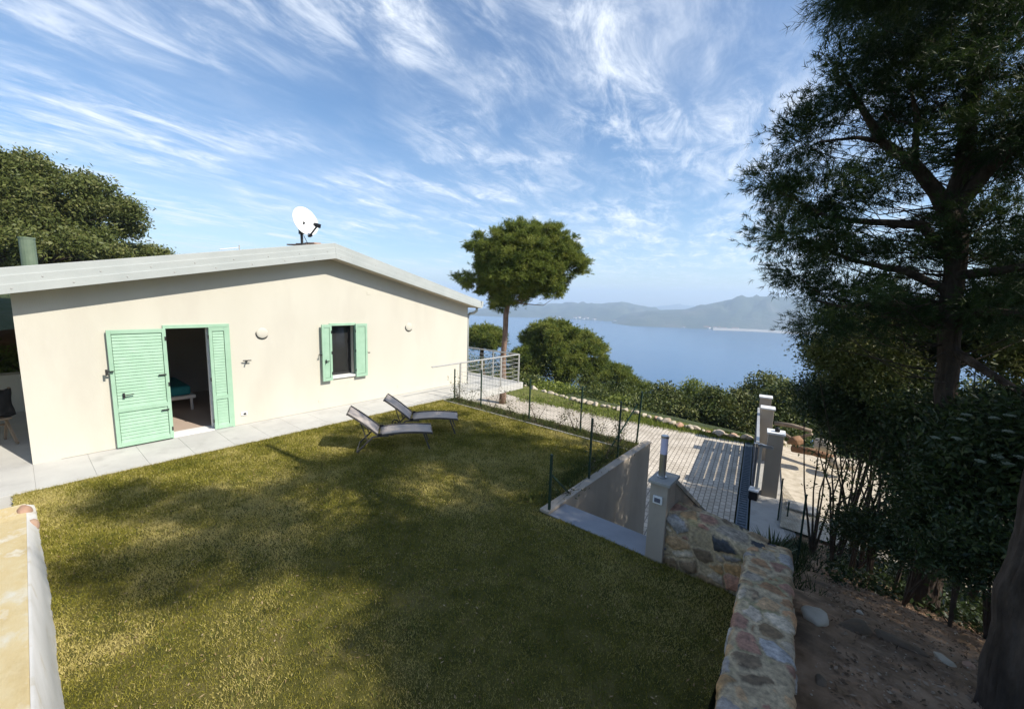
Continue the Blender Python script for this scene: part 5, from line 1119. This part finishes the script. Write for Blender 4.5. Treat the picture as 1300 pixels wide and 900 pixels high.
for sy in (-1,1): mb = MB(); mb.bar((-.26,sy*.27,.66),(.24,sy*.27,.64),.05,.03); mb.bar((.22,sy*.26,.43),(.22,sy*.26,.64),.04); mb.build('armrest', m_black, e_)
mb = MB(); mb.box(-14.3,-6,-.2,-14.0,-.01,.82); mb.box(-14.36,-6,.822,-13.94,-.01,.87)
tag(mb.build('parapet_wall', m_wall), 'low cream parapet wall seen under the porch behind the chairs', 'wall')
p = at(6,436,16.5); rock('rock', 'rusty orange rock face seen beneath the porch roof at the left edge', 'rock', (p[0],p[1]-.4,p[2]-.3), 1.1, m_rust, None, 77, (1,1.4,.8), .3)
p = at(8,455,15.6); bush('garden_shrub', 'bright green shrub below the rusty rock beyond the porch', 'shrub', (p[0],p[1],.0), [(p[0],p[1]-.3,p[2]-.1,.6,1.0,.4)], 220, 20, .2, .05, m_bushl)
# ---------------------------------------------------------------- tiny houses round the bay
hb = None
HS = [(775+rnd.uniform(0,6), 409) for _ in range(1)]+[(rnd.uniform(850,1010), 0) for _ in range(30)]+[(rnd.uniform(700,760), 0) for _ in range(8)]
for k, (x, _) in enumerate(HS):
    sh = np.interp(x, [700,770,800,850,900,960,1040], [404,408,413,416,418,420,424]); up_ = rnd.choice([1,1.5,2,2.5,4,6,9]) if x > 830 else rnd.uniform(1,3)
    a = gz(x, sh, SEA); D = math.hypot(a[0], a[1])*(1+.012*up_); p = at(x, sh-up_, D); w_ = rnd.uniform(11,20)
    if hb is None:
        hb = empty('house', (p[0],p[1],p[2]), 0, 'tiny pale house on the far shore of the bay', 'house', 'houses on the far shore')
        mb = MB(); mb.box(-1,-.7,-1.2,1,.7,.5); w1 = mb.build('wall', m_white, hb); mb = MB(); mb.prism([(-1.05,-.8,.5),(-1.05,.8,.5),(-1.05,0,.85)], (2.1,0,0)); r1 = mb.build('roof', m_rust, hb); hb.scale = (w_*.5,)*3; continue
    c = hb.copy(); COL.objects.link(c); c.location = p; c.scale = (w_*.5*rnd.uniform(.8,1.4), w_*.5, w_*.5); c.rotation_euler = (0,0,rnd.uniform(-.4,.4))
    for ch in (w1, r1): d_ = ch.copy(); COL.objects.link(d_); d_.parent = c
# ---------------------------------------------------------------- lawn grass
def grass():
    n_ = 430000; r_ = NR.random(n_)
    # denser towards the camera
    x = NR.uniform(LX0, LX1, n_); y = LY0+(LY1-.2-LY0)*NR.random(n_)**1.25
    ok = ~((x > STX0-.16)&(y > STY0-.04)); x, y = x[ok], y[ok]; d = np.hypot(x, y); n_ = len(x)
    lush = fbm(x*1.1+3, y*1.1+8); patch = fbm(x*3.1, y*3.1+5)
    h = (.012+.017*NR.random(n_)+.018*(patch-.42))*(1+.10*np.clip(d-3,0,6)); wd = (.0028+.0022*NR.random(n_))*(1+.28*np.clip(d-2,0,8))
    P = np.c_[x,y,np.zeros(n_)]; dr = NR.normal(size=(n_,3))*.55; dr[:,2] = 1; dr = unit(dr)*np.maximum(h,.010)[:,None]; s_ = unit(np.cross(dr, NR.normal(size=(n_,3))))*wd[:,None]*.5
    V = np.stack([P-s_,P+s_,P+dr],1).reshape(-1,3); t_ = np.clip(.52+1.1*(lush-.47)*-1+.9*(patch-.47)+NR.normal(0,.17,n_),0,1)
    t_ = np.where(NR.random(n_) < .10, np.clip(t_+.45,0,1), t_)
    o_ = np_mesh('lawn_grass', V, np.arange(3*n_).reshape(-1,3), m_gb, None, t_); tag(o_, 'short mown olive green grass covering the lawn', 'grass', None, 'stuff')
grass()
tufts('lawn_edge_grass', 'longer grass straying over the edge of the paving', [(LX0+rnd.gauss(-.005,.02), rnd.uniform(-.2,7.4), .0) for _ in range(2600)]+[(rnd.uniform(-2.6,-.6), 4.28+rnd.gauss(0,.015), 0) for _ in range(300)], 7, .042, .016, m_gb, .006)
def specks():
    n_ = 2600; x = NR.uniform(LX0,LX1,n_); y = NR.uniform(0,7.3,n_); ok = ~((x > STX0-.16)&(y > STY0-.04)); x, y = x[ok], y[ok]; n_ = len(x); P = np.c_[x,y,NR.uniform(.012,.026,n_)]
    a = NR.normal(size=(n_,3)); a[:,2] *= .2; a = unit(a)*NR.uniform(.006,.022,(n_,1)); b = np.cross(unit(a), np.array([0,0,1.]))*NR.uniform(.002,.008,(n_,1))
    V = np.stack([P-a,P+b,P+a,P-b],1).reshape(-1,3); o_ = np_mesh('fallen_leaves', V, np.arange(4*n_).reshape(-1,4), m_lit2, None, NR.random(n_)); tag(o_, 'small dry leaves scattered over the grass', 'leaf litter', None, 'stuff')
m_lit2 = mat('dry_leaves', [(.12,.07,.03),(.26,.17,.08),(.42,.32,.18)], 5, .9, attr='tint')
specks()
tufts('lawn_weeds', 'scattered coarser tufts standing out of the mown grass', [(q_[0], q_[1], 0) for q_ in [(rnd.uniform(LX0+.1,LX1-.1), rnd.uniform(.1,7.2)) for _ in range(620)] if not (q_[0] > STX0-.2 and q_[1] > STY0-.1)], 16, .055, .035, mat('weed_blades', [(.06,.085,.012),(.15,.17,.03),(.26,.25,.07)], 2, .7, attr='tint', trans=.2), .007)

# ---------------------------------------------------------------- sea air
mb = MB(); mb.box(-6500,-400,SEA-14,4500,6500,190); hz = bpy.data.materials.new('sea_air'); hz.use_nodes = True; t = hz.node_tree
for n_ in list(t.nodes):
    if n_.type == 'BSDF_PRINCIPLED': t.nodes.remove(n_)
pv = t.nodes.new('ShaderNodeVolumePrincipled'); pv.inputs['Color'].default_value = (.68,.83,1,1); pv.inputs['Density'].default_value = .00031; pv.inputs['Anisotropy'].default_value = .1
t.links.new(pv.outputs[0], t.nodes['Material Output'].inputs['Volume'])
HAZE = True
if HAZE: tag(mb.build('haze', hz), 'thin bluish sea haze filling the bay', 'haze', None, 'stuff')
